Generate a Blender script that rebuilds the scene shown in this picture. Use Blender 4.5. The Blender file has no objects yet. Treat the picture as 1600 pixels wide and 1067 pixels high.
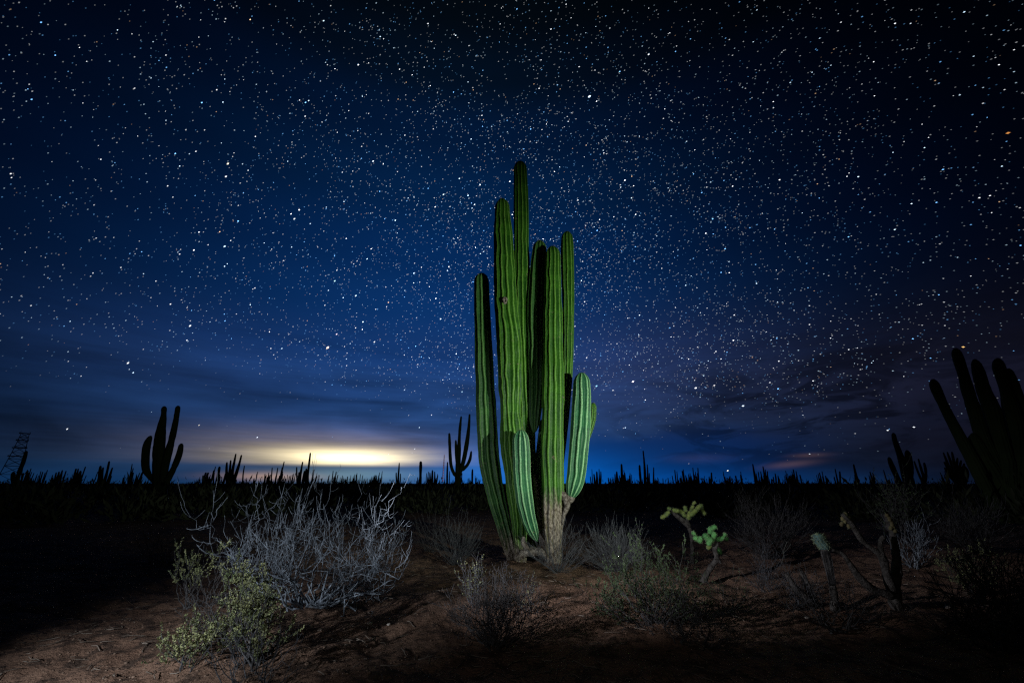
import bpy, math, random
import numpy as np
from mathutils import Vector

random.seed(7)
rng = np.random.default_rng(7)
C = bpy.context.scene.collection
sc = bpy.context.scene

# ------------------------------------------------------------------ camera
PITCH = math.radians(18.4)
CAM_Z = 1.0
LENS = 15.0
FPX = 1600 * LENS / 36.0
cam_d = bpy.data.cameras.new('camera')
cam_d.lens = LENS
cam_d.sensor_width = 36
cam_d.clip_start = 0.05
cam_d.clip_end = 20000
cam = bpy.data.objects.new('camera', cam_d)
C.objects.link(cam)
cam.location = (0, 0, CAM_Z)
cam.rotation_euler = (math.pi / 2 + PITCH, 0, 0)
sc.camera = cam


def ray(px, py):
    u = (px - 800.0) / FPX
    v = (533.5 - py) / FPX
    return np.array([u, math.cos(PITCH) - v * math.sin(PITCH), math.sin(PITCH) + v * math.cos(PITCH)])


def azel(px, py):
    d = ray(px, py)
    return math.degrees(math.atan2(d[0], d[1])), math.degrees(math.atan2(d[2], math.hypot(d[0], d[1])))


def W(px, py, Y):
    """point of the place seen at a pixel of the photograph, Y metres ahead"""
    d = ray(px, py)
    return np.array([0, 0, CAM_Z]) + d * (Y / d[1])


def pxm(Y, px=800, py=700):
    """metres covered by one photograph pixel at forward distance Y"""
    d = ray(px, py)
    return (Y / d[1]) / FPX


def lin(c):
    return tuple(((x / 255) / 12.92 if x / 255 <= .04045 else ((x / 255 + .055) / 1.055) ** 2.4) for x in c)


# ------------------------------------------------------------------ render, exposure
sc.view_settings.view_transform = 'Standard'
sc.view_settings.look = 'None'
sc.view_settings.exposure = 0.0
sc.view_settings.gamma = 1.0
sc.view_settings.use_curve_mapping = False
sc.render.engine = 'CYCLES'
sc.cycles.use_denoising = False
sc.cycles.use_adaptive_sampling = False
sc.cycles.max_bounces = 4
sc.cycles.diffuse_bounces = 2
sc.cycles.sample_clamp_indirect = 2.0
sc.cycles.filter_width = 1.3


# ------------------------------------------------------------------ node helpers
class E:
    """a value in a node tree, with arithmetic"""
    def __init__(s, nt, sock):
        s.nt, s.s = nt, sock

    def _m(s, op, *a, clamp=False):
        n = s.nt.nodes.new('ShaderNodeMath')
        n.operation = op
        n.use_clamp = clamp
        for i, x in enumerate((s,) + a):
            if isinstance(x, E):
                s.nt.links.new(x.s, n.inputs[i])
            else:
                n.inputs[i].default_value = x
        return E(s.nt, n.outputs[0])

    def __add__(s, o): return s._m('ADD', o)
    def __sub__(s, o): return s._m('SUBTRACT', o)
    def __mul__(s, o): return s._m('MULTIPLY', o)
    def __truediv__(s, o): return s._m('DIVIDE', o)
    __radd__ = __add__
    __rmul__ = __mul__
    def __rsub__(s, o): return (s * -1.0) + o
    def exp(s): return s._m('EXPONENT')
    def max(s, o): return s._m('MAXIMUM', o)
    def min(s, o): return s._m('MINIMUM', o)
    def clamp(s): return s._m('ADD', 0.0, clamp=True)
    def atan2(s, o): return s._m('ARCTAN2', o)
    def asin(s): return s._m('ARCSINE')
    def pow(s, o): return s._m('POWER', o)

    def step(s, a, b):
        t = ((s - a) / (b - a)).clamp()
        return t * t * (3.0 - 2.0 * t)


def gauss(az, el, a0, sa, e0, se):
    x = (az - a0) / sa
    y = (el - e0) / se
    return ((x * x + y * y) * -1.0).exp()


def col(nt, c, f):
    """colour c scaled by value f"""
    n = nt.nodes.new('ShaderNodeVectorMath')
    n.operation = 'SCALE'
    if isinstance(c, (tuple, list)):
        n.inputs[0].default_value = c
    else:
        nt.links.new(c, n.inputs[0])
    if isinstance(f, E):
        nt.links.new(f.s, n.inputs['Scale'])
    else:
        n.inputs['Scale'].default_value = f
    return n.outputs[0]


def vadd(nt, a, b):
    n = nt.nodes.new('ShaderNodeVectorMath')
    n.operation = 'ADD'
    nt.links.new(a, n.inputs[0])
    nt.links.new(b, n.inputs[1])
    return n.outputs[0]


def vmix(nt, a, b, f):
    n = nt.nodes.new('ShaderNodeMix')
    n.data_type = 'RGBA'
    n.clamp_factor = True
    nt.links.new(f.s, n.inputs[0])
    for s, i in ((a, 6), (b, 7)):
        if isinstance(s, (tuple, list)):
            n.inputs[i].default_value = tuple(s) + (1,)
        else:
            nt.links.new(s, n.inputs[i])
    return n.outputs[2]


def noise(nt, vec, scale, detail=4, rough=.55, dist=0.0):
    n = nt.nodes.new('ShaderNodeTexNoise')
    n.inputs['Scale'].default_value = scale
    n.inputs['Detail'].default_value = detail
    n.inputs['Roughness'].default_value = rough
    n.inputs['Distortion'].default_value = dist
    nt.links.new(vec, n.inputs['Vector'])
    return E(nt, n.outputs[0])


def combine(nt, x, y, z):
    n = nt.nodes.new('ShaderNodeCombineXYZ')
    for i, v in enumerate((x, y, z)):
        if isinstance(v, E):
            nt.links.new(v.s, n.inputs[i])
        else:
            n.inputs[i].default_value = v
    return n.outputs[0]


# ------------------------------------------------------------------ world: night sky with town glow and thin cloud
world = bpy.data.worlds.new('World')
sc.world = world
world.use_nodes = True
nt = world.node_tree
nt.nodes.clear()
tc = nt.nodes.new('ShaderNodeTexCoord')
sep = nt.nodes.new('ShaderNodeSeparateXYZ')
nt.links.new(tc.outputs['Generated'], sep.inputs[0])
dx, dy, dz = (E(nt, sep.outputs[i]) for i in range(3))
az = dx.atan2(dy) * (180 / math.pi)
el = dz.asin() * (180 / math.pi)
picks = [(-60, (2, 6, 10)), (0, (2, 8, 16)), (100, (2, 14, 30)), (200, (2, 23, 53)), (300, (3, 33, 71)), (400, (5, 41, 89)), (480, (10, 50, 104)),
         (550, (20, 56, 112)), (610, (31, 64, 118)), (660, (35, 67, 118)), (700, (36, 68, 116)), (735, (35, 68, 110)), (755, (32, 68, 110))]
ramp = nt.nodes.new('ShaderNodeValToRGB')
cr = ramp.color_ramp
cr.interpolation = 'EASE'
stops = sorted((azel(650, y)[1] / 90.0, lin(c)) for y, c in picks)
cr.elements[0].position, cr.elements[0].color = max(0, stops[0][0]), stops[0][1] + (1,)
cr.elements[1].position, cr.elements[1].color = stops[-1][0], stops[-1][1] + (1,)
for p, c in stops[1:-1]:
    e = cr.elements.new(p)
    e.color = c + (1,)
nt.links.new((el / 90.0).clamp().s, ramp.inputs[0])
# stretched streaks of thin cloud low in the sky
vec = combine(nt, az / 26.0, (el + az * 0.012) / 2.1, 0.3)
st = noise(nt, vec, 1.0, 5, .55, .4)
vec2 = combine(nt, az / 14.0, (el - az * 0.02) / 4.5, 7.7)
st2 = noise(nt, vec2, 1.0, 4, .5, .6)
low = 1.0 - el.step(9.0, 22.0)
streak = 1.0 + ((st - .5) * 1.9 + (st2 - .5) * 1.3) * low
streak = streak.max(0.15)
aw = (az + 9.0)
right = az.step(-2.0, 12.0)
sig = 35.0 - right * 4.0 + right * el.step(8.0, 26.0) * 5.0
fall = ((aw / sig) * (aw / sig) * -1.0).exp()
main = col(nt, ramp.outputs[0], (fall * streak))
# right of the tall cactus the air under the cloud edge is a deep clean blue
edge = el + (st2 - .5) * 5.0 + (az - 8.0) * 0.03
wedge = right * (1.0 - edge.step(4.8, 7.6)) * (1.0 - (el * 0.0 + az).step(26, 40))
out = vmix(nt, main, col(nt, lin((1, 36, 84)), ((((az - 12.0) / 30.0) * ((az - 12.0) / 30.0)) * -1.0).exp()), wedge)
terms = [
    (lin((0, 105, 205)), gauss(az, el, azel(815, 750)[0], 12.5, 0.0, 4.4) * .7),
    (lin((0, 66, 140)), gauss(az, el, azel(1010, 750)[0], 13, 0.0, 2.2) * .45),
    (lin((0, 52, 105)), gauss(az, el, azel(1230, 750)[0], 10, 0.0, 1.4) * .4),
    (lin((0, 50, 100)), gauss(az, el, azel(180, 750)[0], 18, 0.0, 1.6) * .35),
    (lin((13, 12, 20)), gauss(az, el, azel(1230, 600)[0], 22, azel(1230, 600)[1], 7.5) * (.35 + st2)),
    (lin((17, 15, 26)), gauss(az, el, azel(1500, 640)[0], 17, azel(1500, 640)[1], 8) * (.3 + st2)),
    (lin((28, 27, 42)), gauss(az, el, azel(960, 590)[0], 15, azel(960, 590)[1], 7)),
    (lin((12, 22, 46)), gauss(az, el, azel(300, 560)[0], 14, azel(300, 560)[1], 5)),
]
for c, f in terms:
    out = vadd(nt, out, col(nt, c, f))
# ragged dark cloud on the right
st4 = noise(nt, combine(nt, az / 9.0, (el - az * .03) / 2.6, 5.5), 1.0, 5, .6, 1.0)
pa_, pe_ = azel(1260, 640)
out = col(nt, out, 1.0 - gauss(az, el, pa_, 20, pe_, 6.0) * st4.step(.46, .60) * .62)
# the town glow on the cloud base, cut along its lower edge
ga, ge = azel(535, 712)
els = el + (st - .5) * .9
cut = el.step(azel(540, 731)[1], azel(540, 724)[1])
warm = gauss(az, els, ga + .4, 8.2, ge - .1, 1.0) * cut
halo = gauss(az, els, ga - 1.0, 13.0, ge + .6, 2.1) * (.25 + .75 * cut)
core = gauss(az, els, ga + .4, 5.4, ge - .25, .72) * cut
st3 = noise(nt, combine(nt, az / 9.0, (el - az * .01) / .55, 3.1), 1.0, 4, .6, .3)
out = vadd(nt, out, col(nt, (1.0, .82, .42), warm * 1.15 * (.15 + .9 * st + .8 * st3)))
out = vadd(nt, out, col(nt, (.90, .76, .42), core))
out = vadd(nt, out, col(nt, (.30, .21, .12), halo * streak * (.35 + .6 * st3)))
oa, oe = azel(425, 744)
out = vadd(nt, out, col(nt, (.36, .19, .07), gauss(az, els, oa, 4.6, oe, .45) * .85))
out = vadd(nt, out, col(nt, (.10, .16, .14), gauss(az, el, azel(560, 742)[0], 8, azel(560, 742)[1], .9)))
ra, re = azel(1245, 721)
out = vadd(nt, out, col(nt, (.050, .026, .018), (gauss(az, el + (az - ra) * -.10, ra - .6, 2.3, re - .2, .33) + gauss(az, el + (az - ra) * -.02, ra + 1.2, 1.6, re + .6, .22) * .8)))
ra, re = azel(1090, 716)
out = vadd(nt, out, col(nt, (.012, .010, .018), gauss(az, el, ra, 3.4, re, .5)))
# last of the twilight, sun far under the horizon
sky = nt.nodes.new('ShaderNodeTexSky')
sky.sky_type = 'NISHITA'
sky.sun_disc = False
sky.sun_elevation = math.radians(-9.0)
sky.sun_rotation = math.radians(-20)
out = vadd(nt, out, col(nt, sky.outputs[0], 0.004))
below = (el * -1.0).step(0.0, 3.0)
out = vmix(nt, out, (0.0004, .0008, .0015), below)
bg = nt.nodes.new('ShaderNodeBackground')
nt.links.new(out, bg.inputs[0])
bg.inputs[1].default_value = 1.0
wo = nt.nodes.new('ShaderNodeOutputWorld')
nt.links.new(bg.outputs[0], wo.inputs[0])
world.cycles.sampling_method = 'MANUAL'
world.cycles.sample_map_resolution = 512


# ------------------------------------------------------------------ the torches the picture was painted with, plus one added fill
def spot_lamp(name, loc, aim, power, size, blend, color, radius=.035):
    d = bpy.data.lights.new(name, 'SPOT')
    d.energy = power
    d.spot_size = math.radians(size)
    d.spot_blend = blend
    d.color = color
    d.shadow_soft_size = radius
    o = bpy.data.objects.new(name, d)
    C.objects.link(o)
    o.location = loc
    o.rotation_euler = (Vector(aim) - Vector(loc)).to_track_quat('-Z', 'Y').to_euler()
    return o


spot_lamp('torch_on_cactus', (3.3, 1.2, 1.45), (.30, 6.1, 2.45), 1280, 68, 1.0, (.90, 1.0, .84))
spot_lamp('torch_on_shrubs', (-2.9, .6, .95), (-1.75, 4.0, .38), 400, 62, 1.0, (.86, .93, 1.0))
spot_lamp('torch_on_soil', (-2.4, 2.2, 1.25), (4.0, 6.1, .0), 720, 38, 1.0, (.95, .95, 1.0))
spot_lamp('fill_behind_camera', (-.4, -1.0, 1.9), (.10, 3.6, .3), 27, 92, 1.0, (1.0, .95, .9))  # added fill light, lifts the near ground and the cactus front


# ------------------------------------------------------------------ value noise for shapes
_perm = rng.random((64, 64, 8))


def vnoise(x, y, k=0):
    x = np.asarray(x, float); y = np.asarray(y, float)
    xi = np.floor(x).astype(int); yi = np.floor(y).astype(int)
    fx = x - xi; fy = y - yi
    fx = fx * fx * (3 - 2 * fx); fy = fy * fy * (3 - 2 * fy)
    g = lambda a, b: _perm[a % 64, b % 64, k % 8]
    return (g(xi, yi) * (1 - fx) + g(xi + 1, yi) * fx) * (1 - fy) + (g(xi, yi + 1) * (1 - fx) + g(xi + 1, yi + 1) * fx) * fy


MOUNDS = []


def hgt(x, y):
    x = np.asarray(x, float); y = np.asarray(y, float)
    r = np.hypot(x, y)
    near = np.clip(1.3 - r / 26, 0, 1)
    h = (vnoise(x / 2.3, y / 2.3, 0) - .5) * .12 + (vnoise(x / .8 + 9, y / .8, 1) - .5) * .07
    h += (vnoise(x / .27 + 3, y / .27, 2) - .5) * .045 + (vnoise(x / .11, y / .11, 3) - .5) * .028 + (vnoise(x / .05, y / .05, 4) - .5) * .014
    h = h * near + (vnoise(x / 30, y / 30, 5) - .5) * .5 * np.clip((r - 12) / 60, 0, 1)
    for mx, my, mr, mh in MOUNDS:
        h = h + mh * np.exp(-((x - mx) ** 2 + (y - my) ** 2) / mr ** 2)
    return h


def ground_at(px, py):
    """where the sight line of a pixel meets the ground"""
    d = ray(px, py)
    t = CAM_Z / -d[2]
    for _ in range(6):
        p = d * t
        t = (CAM_Z - float(hgt(p[0], p[1]))) / -d[2]
    p = d * t
    return np.array([p[0], p[1], float(hgt(p[0], p[1]))])


# ------------------------------------------------------------------ mesh building
class MB:
    def __init__(s):
        s.v, s.q, s.t, s.n = [], [], [], 0
        s.att = {}

    def add(s, v, q=None, t=None, **att):
        v = np.asarray(v, float).reshape(-1, 3)
        if q is not None and len(q): s.q.append(np.asarray(q, int) + s.n)
        if t is not None and len(t): s.t.append(np.asarray(t, int) + s.n)
        s.v.append(v)
        for k, a in att.items():
            s.att.setdefault(k, []).append(np.broadcast_to(np.asarray(a, float), (len(v),)))
        s.n += len(v)

    def tube(s, pts, rad, sides=4, cap=True):
        pts = np.asarray(pts, float)
        n = len(pts)
        rad = np.broadcast_to(np.asarray(rad, float), (n,))
        tan = np.gradient(pts, axis=0)
        tan /= np.linalg.norm(tan, axis=1)[:, None] + 1e-12
        ref = np.array([0.13, 0.21, 1.0]) if abs(tan[:, 2]).mean() < .8 else np.array([1.0, .1, .05])
        a = np.cross(tan, ref); a /= np.linalg.norm(a, axis=1)[:, None] + 1e-12
        b = np.cross(tan, a)
        th = np.linspace(0, 2 * math.pi, sides, endpoint=False)
        v = pts[:, None] + rad[:, None, None] * (np.cos(th)[None, :, None] * a[:, None] + np.sin(th)[None, :, None] * b[:, None])
        i = np.arange(n - 1)[:, None] * sides
        j = np.arange(sides)[None]
        j2 = (j + 1) % sides
        q = np.stack([i + j, i + j2, i + sides + j2, i + sides + j], -1).reshape(-1, 4)
        t = []
        vv = v.reshape(-1, 3)
        if cap:
            vv = np.vstack([vv, pts[0], pts[-1]])
            for k in range(sides):
                t.append((n * sides, (k + 1) % sides, k))
                t.append((n * sides + 1, (n - 1) * sides + k, (n - 1) * sides + (k + 1) % sides))
        s.add(vv, q, t)

    def box(s, c, sx, sy, sz):
        v = [(c[0] + i * sx / 2, c[1] + j * sy / 2, c[2] + k * sz / 2) for i in (-1, 1) for j in (-1, 1) for k in (-1, 1)]
        s.add(v, [(0, 1, 3, 2), (4, 6, 7, 5), (0, 4, 5, 1), (2, 3, 7, 6), (0, 2, 6, 4), (1, 5, 7, 3)])

    def leaves(s, p, d, ln, wd):
        """bent leaf blades at points p along directions d"""
        p = np.asarray(p, float); d = np.asarray(d, float)
        n = len(p)
        d = d / (np.linalg.norm(d, axis=1)[:, None] + 1e-9)
        r = rng.normal(size=(n, 3))
        a = np.cross(d, r); a /= np.linalg.norm(a, axis=1)[:, None] + 1e-9
        up = np.cross(a, d)
        L = np.asarray(ln).reshape(-1, 1) * np.ones((n, 1)); Wd = np.asarray(wd).reshape(-1, 1) * np.ones((n, 1))
        m = p + d * L * .5
        v = np.stack([p, m + a * Wd * .5 + up * Wd * .2, p + d * L, m - a * Wd * .5 + up * Wd * .2], 1).reshape(-1, 3)
        q = (np.arange(n)[:, None] * 4 + np.arange(4)[None])
        s.add(v, q)

    def build(s, name, mat, parent=None, origin=None, smooth=False, kind=None, link=True):
        v = np.vstack(s.v)
        if origin is not None: v = v - np.asarray(origin)
        me = bpy.data.meshes.new(name)
        q = np.vstack(s.q) if s.q else np.zeros((0, 4), int)
        t = np.vstack(s.t) if s.t else np.zeros((0, 3), int)
        me.vertices.add(len(v)); me.vertices.foreach_set('co', v.ravel())
        idx = np.concatenate([q.ravel(), t.ravel()]).astype(np.int32)
        me.loops.add(len(idx)); me.loops.foreach_set('vertex_index', idx)
        me.polygons.add(len(q) + len(t))
        ls = np.concatenate([np.arange(len(q)) * 4, len(q) * 4 + np.arange(len(t)) * 3]).astype(np.int32)
        me.polygons.foreach_set('loop_start', ls)
        me.update(calc_edges=True)
        if smooth: me.polygons.foreach_set('use_smooth', np.ones(len(me.polygons), bool))
        for k, a in s.att.items():
            at = me.attributes.new(k, 'FLOAT', 'POINT')
            at.data.foreach_set('value', np.concatenate(a))
        me.materials.append(mat)
        o = bpy.data.objects.new(name, me)
        if link: C.objects.link(o)
        if parent is not None: o.parent = parent
        if kind: o['kind'] = kind
        return o


def thing(name, label, cat, loc, group=None):
    o = bpy.data.objects.new(name, None)
    o.empty_display_size = .2
    C.objects.link(o)
    o.location = tuple(float(x) for x in loc)
    tag(o, label, cat, group)
    return o


def tag(o, label=None, cat=None, group=None, kind=None):
    if label: o['label'] = label
    if cat: o['category'] = cat
    if group: o['group'] = group
    if kind: o['kind'] = kind
    return o


# ------------------------------------------------------------------ materials
def mat_base(name, rough=.75, spec=.25):
    m = bpy.data.materials.new(name)
    m.use_nodes = True
    b = m.node_tree.nodes['Principled BSDF']
    b.inputs['Roughness'].default_value = rough
    b.inputs['Specular IOR Level'].default_value = spec
    return m, m.node_tree, b


def obj_coord(nt):
    n = nt.nodes.new('ShaderNodeTexCoord')
    return n.outputs['Object']


def bump(nt, b, h, strength=.5, dist=.01):
    n = nt.nodes.new('ShaderNodeBump')
    n.inputs['Strength'].default_value = strength
    n.inputs['Distance'].default_value = dist
    nt.links.new(h.s, n.inputs['Height'])
    nt.links.new(n.outputs[0], b.inputs['Normal'])


def mottled(name, c1, c2, scale=20, rough=.8, spec=.2, bstr=.4, bdist=.004, transl=0.0):
    m, nt, b = mat_base(name, rough, spec)
    v = obj_coord(nt)
    n = noise(nt, v, scale, 4, .6)
    f = n.step(.35, .65)
    nt.links.new(vmix(nt, c1, c2, f), b.inputs['Base Color'])
    bump(nt, b, noise(nt, v, scale * 4, 3, .6), bstr, bdist)
    if transl:
        tr = nt.nodes.new('ShaderNodeBsdfTranslucent')
        nt.links.new(vmix(nt, c1, c2, f), tr.inputs[0])
        mx = nt.nodes.new('ShaderNodeMixShader')
        mx.inputs[0].default_value = transl
        nt.links.new(b.outputs[0], mx.inputs[1]); nt.links.new(tr.outputs[0], mx.inputs[2])
        nt.links.new(mx.outputs[0], nt.nodes['Material Output'].inputs[0])
    return m


def attr(nt, name):
    n = nt.nodes.new('ShaderNodeAttribute')
    n.attribute_name = name
    return E(nt, n.outputs['Fac'])


def cactus_mat(name, flesh, flesh2, crestc, bark_top, bark_soft):
    """ribbed flesh with paler felted rib edges; corky bark near the ground"""
    m, nt, b = mat_base(name, .55, .3)
    v = obj_coord(nt)
    cr = attr(nt, 'crest'); hz = attr(nt, 'above'); ln = attr(nt, 'run')
    sx = nt.nodes.new('ShaderNodeSeparateXYZ'); nt.links.new(v, sx.inputs[0])
    big = noise(nt, v, 2.2, 4, .6)
    fine = noise(nt, v, 26, 4, .65)
    c = vmix(nt, flesh, flesh2, big.step(.38, .62))
    c = vmix(nt, c, tuple(x * .62 for x in flesh), fine.step(.56, .74) * .55)
    # pale growth lines across the ribs
    band = noise(nt, combine(nt, ln * 2.4, 0.0, 0.0), 1.0, 3, .7)
    c = vmix(nt, c, tuple(min(1, x * 1.5) for x in flesh2), band.step(.48, .62) * .6)
    dots = noise(nt, combine(nt, E(nt, sx.outputs[0]) * 5.0, E(nt, sx.outputs[1]) * 5.0, ln * 30.0), 1.0, 2, .6)
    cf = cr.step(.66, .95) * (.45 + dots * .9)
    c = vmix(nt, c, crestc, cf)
    # scars
    sc1 = noise(nt, v, 9, 3, .7)
    c = vmix(nt, c, (.20, .15, .11), sc1.step(.66, .74) * .85)
    # bark
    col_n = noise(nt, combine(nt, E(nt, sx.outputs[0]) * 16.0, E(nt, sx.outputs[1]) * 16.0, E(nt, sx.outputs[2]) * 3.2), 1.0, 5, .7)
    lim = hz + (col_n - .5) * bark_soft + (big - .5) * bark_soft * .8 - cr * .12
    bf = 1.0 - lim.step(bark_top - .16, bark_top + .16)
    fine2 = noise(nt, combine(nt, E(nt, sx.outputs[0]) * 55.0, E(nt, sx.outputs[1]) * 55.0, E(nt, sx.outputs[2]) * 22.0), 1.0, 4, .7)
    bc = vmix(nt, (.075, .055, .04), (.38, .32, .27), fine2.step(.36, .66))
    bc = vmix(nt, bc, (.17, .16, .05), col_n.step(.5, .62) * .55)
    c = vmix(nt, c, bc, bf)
    nt.links.new(c, b.inputs['Base Color'])
    nt.links.new((.5 + bf * .4).s, b.inputs['Roughness'])
    h = noise(nt, combine(nt, E(nt, sx.outputs[0]) * 18.0, E(nt, sx.outputs[1]) * 18.0, E(nt, sx.outputs[2]) * 26.0), 1.0, 4, .65)
    bump(nt, b, h + fine2 * bf * 1.2 + dots * cr * .6, .55, .016)
    return m


M_OLD = cactus_mat('cactus_flesh_mature', (.011, .060, .004), (.024, .092, .006), (.13, .29, .045), -5, .3)
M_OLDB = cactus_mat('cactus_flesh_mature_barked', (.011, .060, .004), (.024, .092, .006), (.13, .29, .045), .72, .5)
M_SHADED = cactus_mat('cactus_flesh_shaded', (.014, .062, .014), (.022, .080, .016), (.10, .22, .06), -5, .3)  # mature flesh, duller: shade on the rear stems put into the colour
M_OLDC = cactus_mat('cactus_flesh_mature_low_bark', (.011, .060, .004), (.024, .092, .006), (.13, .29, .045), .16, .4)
M_SHADEDB = cactus_mat('cactus_flesh_shaded_low_bark', (.014, .062, .014), (.022, .080, .016), (.10, .22, .06), .22, .4)  # same shaded flesh colour, with real bark at the foot
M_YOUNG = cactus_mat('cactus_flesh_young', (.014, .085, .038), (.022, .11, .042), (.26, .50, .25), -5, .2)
M_FAR = mottled('far_cactus_flesh', (.022, .038, .016), (.032, .05, .02), 2, .8, .1)
M_SPINE = mottled('cactus_spine', (.16, .14, .09), (.08, .06, .04), 30, .6, .3)
M_CORK = mottled('cactus_cork', (.30, .26, .235), (.08, .06, .05), 30, .9, .1, .9, .02)
M_TWIG = mottled('grey_twig_bark', (.25, .29, .345), (.055, .065, .08), 14, .8, .2)
M_TWIGD = mottled('dull_twig_bark', (.075, .075, .08), (.033, .032, .034), 14, .85, .15)
M_WIRE = mottled('dry_stalk', (.095, .10, .115), (.045, .047, .054), 9, .85, .15)
M_LEAFY = mottled('yellow_green_leaf', (.36, .37, .18), (.12, .155, .07), 9, .7, .25, transl=.2)
M_LEAFG = mottled('grey_green_leaf', (.085, .125, .06), (.04, .065, .03), 9, .75, .2, transl=.15)
M_CHOLLA = mottled('cholla_skin', (.10, .30, .09), (.05, .17, .05), 12, .6, .3, .8, .02)
M_CHOLLAY = mottled('cholla_skin_yellowish', (.22, .27, .07), (.10, .15, .04), 12, .6, .3, .8, .02)
M_CHSP = mottled('pale_cholla_spine', (.26, .32, .20), (.16, .19, .13), 9, .6, .2)
M_DEAD = mottled('dead_wood', (.095, .088, .085), (.035, .032, .03), 22, .9, .1, 1.0, .02)
M_TEAL = mottled('blue_grey_cactus_skin', (.09, .16, .15), (.05, .09, .09), 20, .7, .2, .8, .01)
M_FRUIT = mottled('withered_pod', (.16, .14, .07), (.08, .065, .035), 20, .8, .2)
M_STEEL = mottled('galvanised_steel', (.10, .10, .105), (.07, .07, .075), 1, .6, .4)
M_STONE = mottled('pale_stone', (.50, .46, .42), (.32, .28, .25), 10, .9, .15, .7, .02)
M_PEB = mottled('small_stone', (.20, .135, .10), (.11, .075, .055), 5, .9, .15)
M_LITTER = mottled('fallen_twig', (.24, .20, .17), (.09, .07, .055), 6, .9, .1)


def soil_mat():
    m, nt, b = mat_base('desert_soil', .95, .08)
    v = obj_coord(nt)
    n1 = noise(nt, v, .9, 5, .6)
    n2 = noise(nt, v, 7.5, 6, .68)
    n3 = noise(nt, v, 42, 5, .7)
    c = vmix(nt, (.185, .108, .075), (.265, .165, .118), n1.step(.35, .65))
    c = vmix(nt, c, (.060, .042, .034), n2.step(.47, .60) * .85)
    c = vmix(nt, c, (.36, .28, .22), n3.step(.60, .74) * .6)
    c = vmix(nt, c, (.04, .03, .025), (1.0 - n3.step(.30, .42)) * .6)
    nt.links.new(c, b.inputs['Base Color'])
    bump(nt, b, n2 * 1.3 + n3 * .7, 1.0, .035)
    return m


def emit_mat(name, c, s):
    m = bpy.data.materials.new(name)
    m.use_nodes = True
    b = m.node_tree.nodes['Principled BSDF']
    b.inputs['Base Color'].default_value = (0, 0, 0, 1)
    b.inputs['Emission Color'].default_value = c + (1,)
    b.inputs['Emission Strength'].default_value = s
    m.cycles.emission_sampling = 'NONE'
    return m


# ------------------------------------------------------------------ ground
MOUNDS += [(.25, 6.25, .75, .10), (-2.1, 4.4, .8, .07), (-1.6, 3.0, .7, .06), (1.2, 4.4, .7, .06), (-.3, 3.9, .45, .05), (3.6, 4.6, .8, .05)]


def make_ground():
    rings = [0.25]
    while rings[-1] < 9000:
        rings.append(rings[-1] * (1.013 if rings[-1] < 12 else 1.05))
    rings = np.array(rings)
    a = np.concatenate([np.arange(-58, 58, .22), np.arange(58, 302, 4.0)])
    a = np.radians(90 - a)
    R, A = np.meshgrid(rings, a, indexing='ij')
    x = R * np.cos(A); y = R * np.sin(A)
    z = hgt(x, y)
    n, k = R.shape
    i = np.arange(n - 1)[:, None] * k
    j = np.arange(k)[None]; j2 = (j + 1) % k
    q = np.stack([i + j2, i + j, i + k + j, i + k + j2], -1).reshape(-1, 4)
    mb = MB()
    v = np.stack([x, y, z], -1).reshape(-1, 3)
    v = np.vstack([v, [0, 0, float(hgt(0, 0))]])
    t = [(n * k, jj, (jj + 1) % k) for jj in range(k)]
    t = [(a_, c_, b_) for a_, b_, c_ in t]
    mb.add(v, q, t)
    o = mb.build('ground', soil_mat(), smooth=True, kind='structure')
    return o


make_ground()


# ------------------------------------------------------------------ ribbed cactus stems
def catmull(P, n):
    P = np.asarray(P, float)
    P = np.vstack([2 * P[0] - P[1], P, 2 * P[-1] - P[-2]])
    m = len(P) - 3
    out = []
    for t in np.linspace(0, m - 1e-6, n):
        i = int(t); f = t - i
        a, b, c, d = P[i:i + 4]
        out.append(.5 * ((2 * b) + (-a + c) * f + (2 * a - 5 * b + 4 * c - d) * f * f + (-a + 3 * b - 3 * c + d) * f ** 3))
    return np.array(out)


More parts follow.
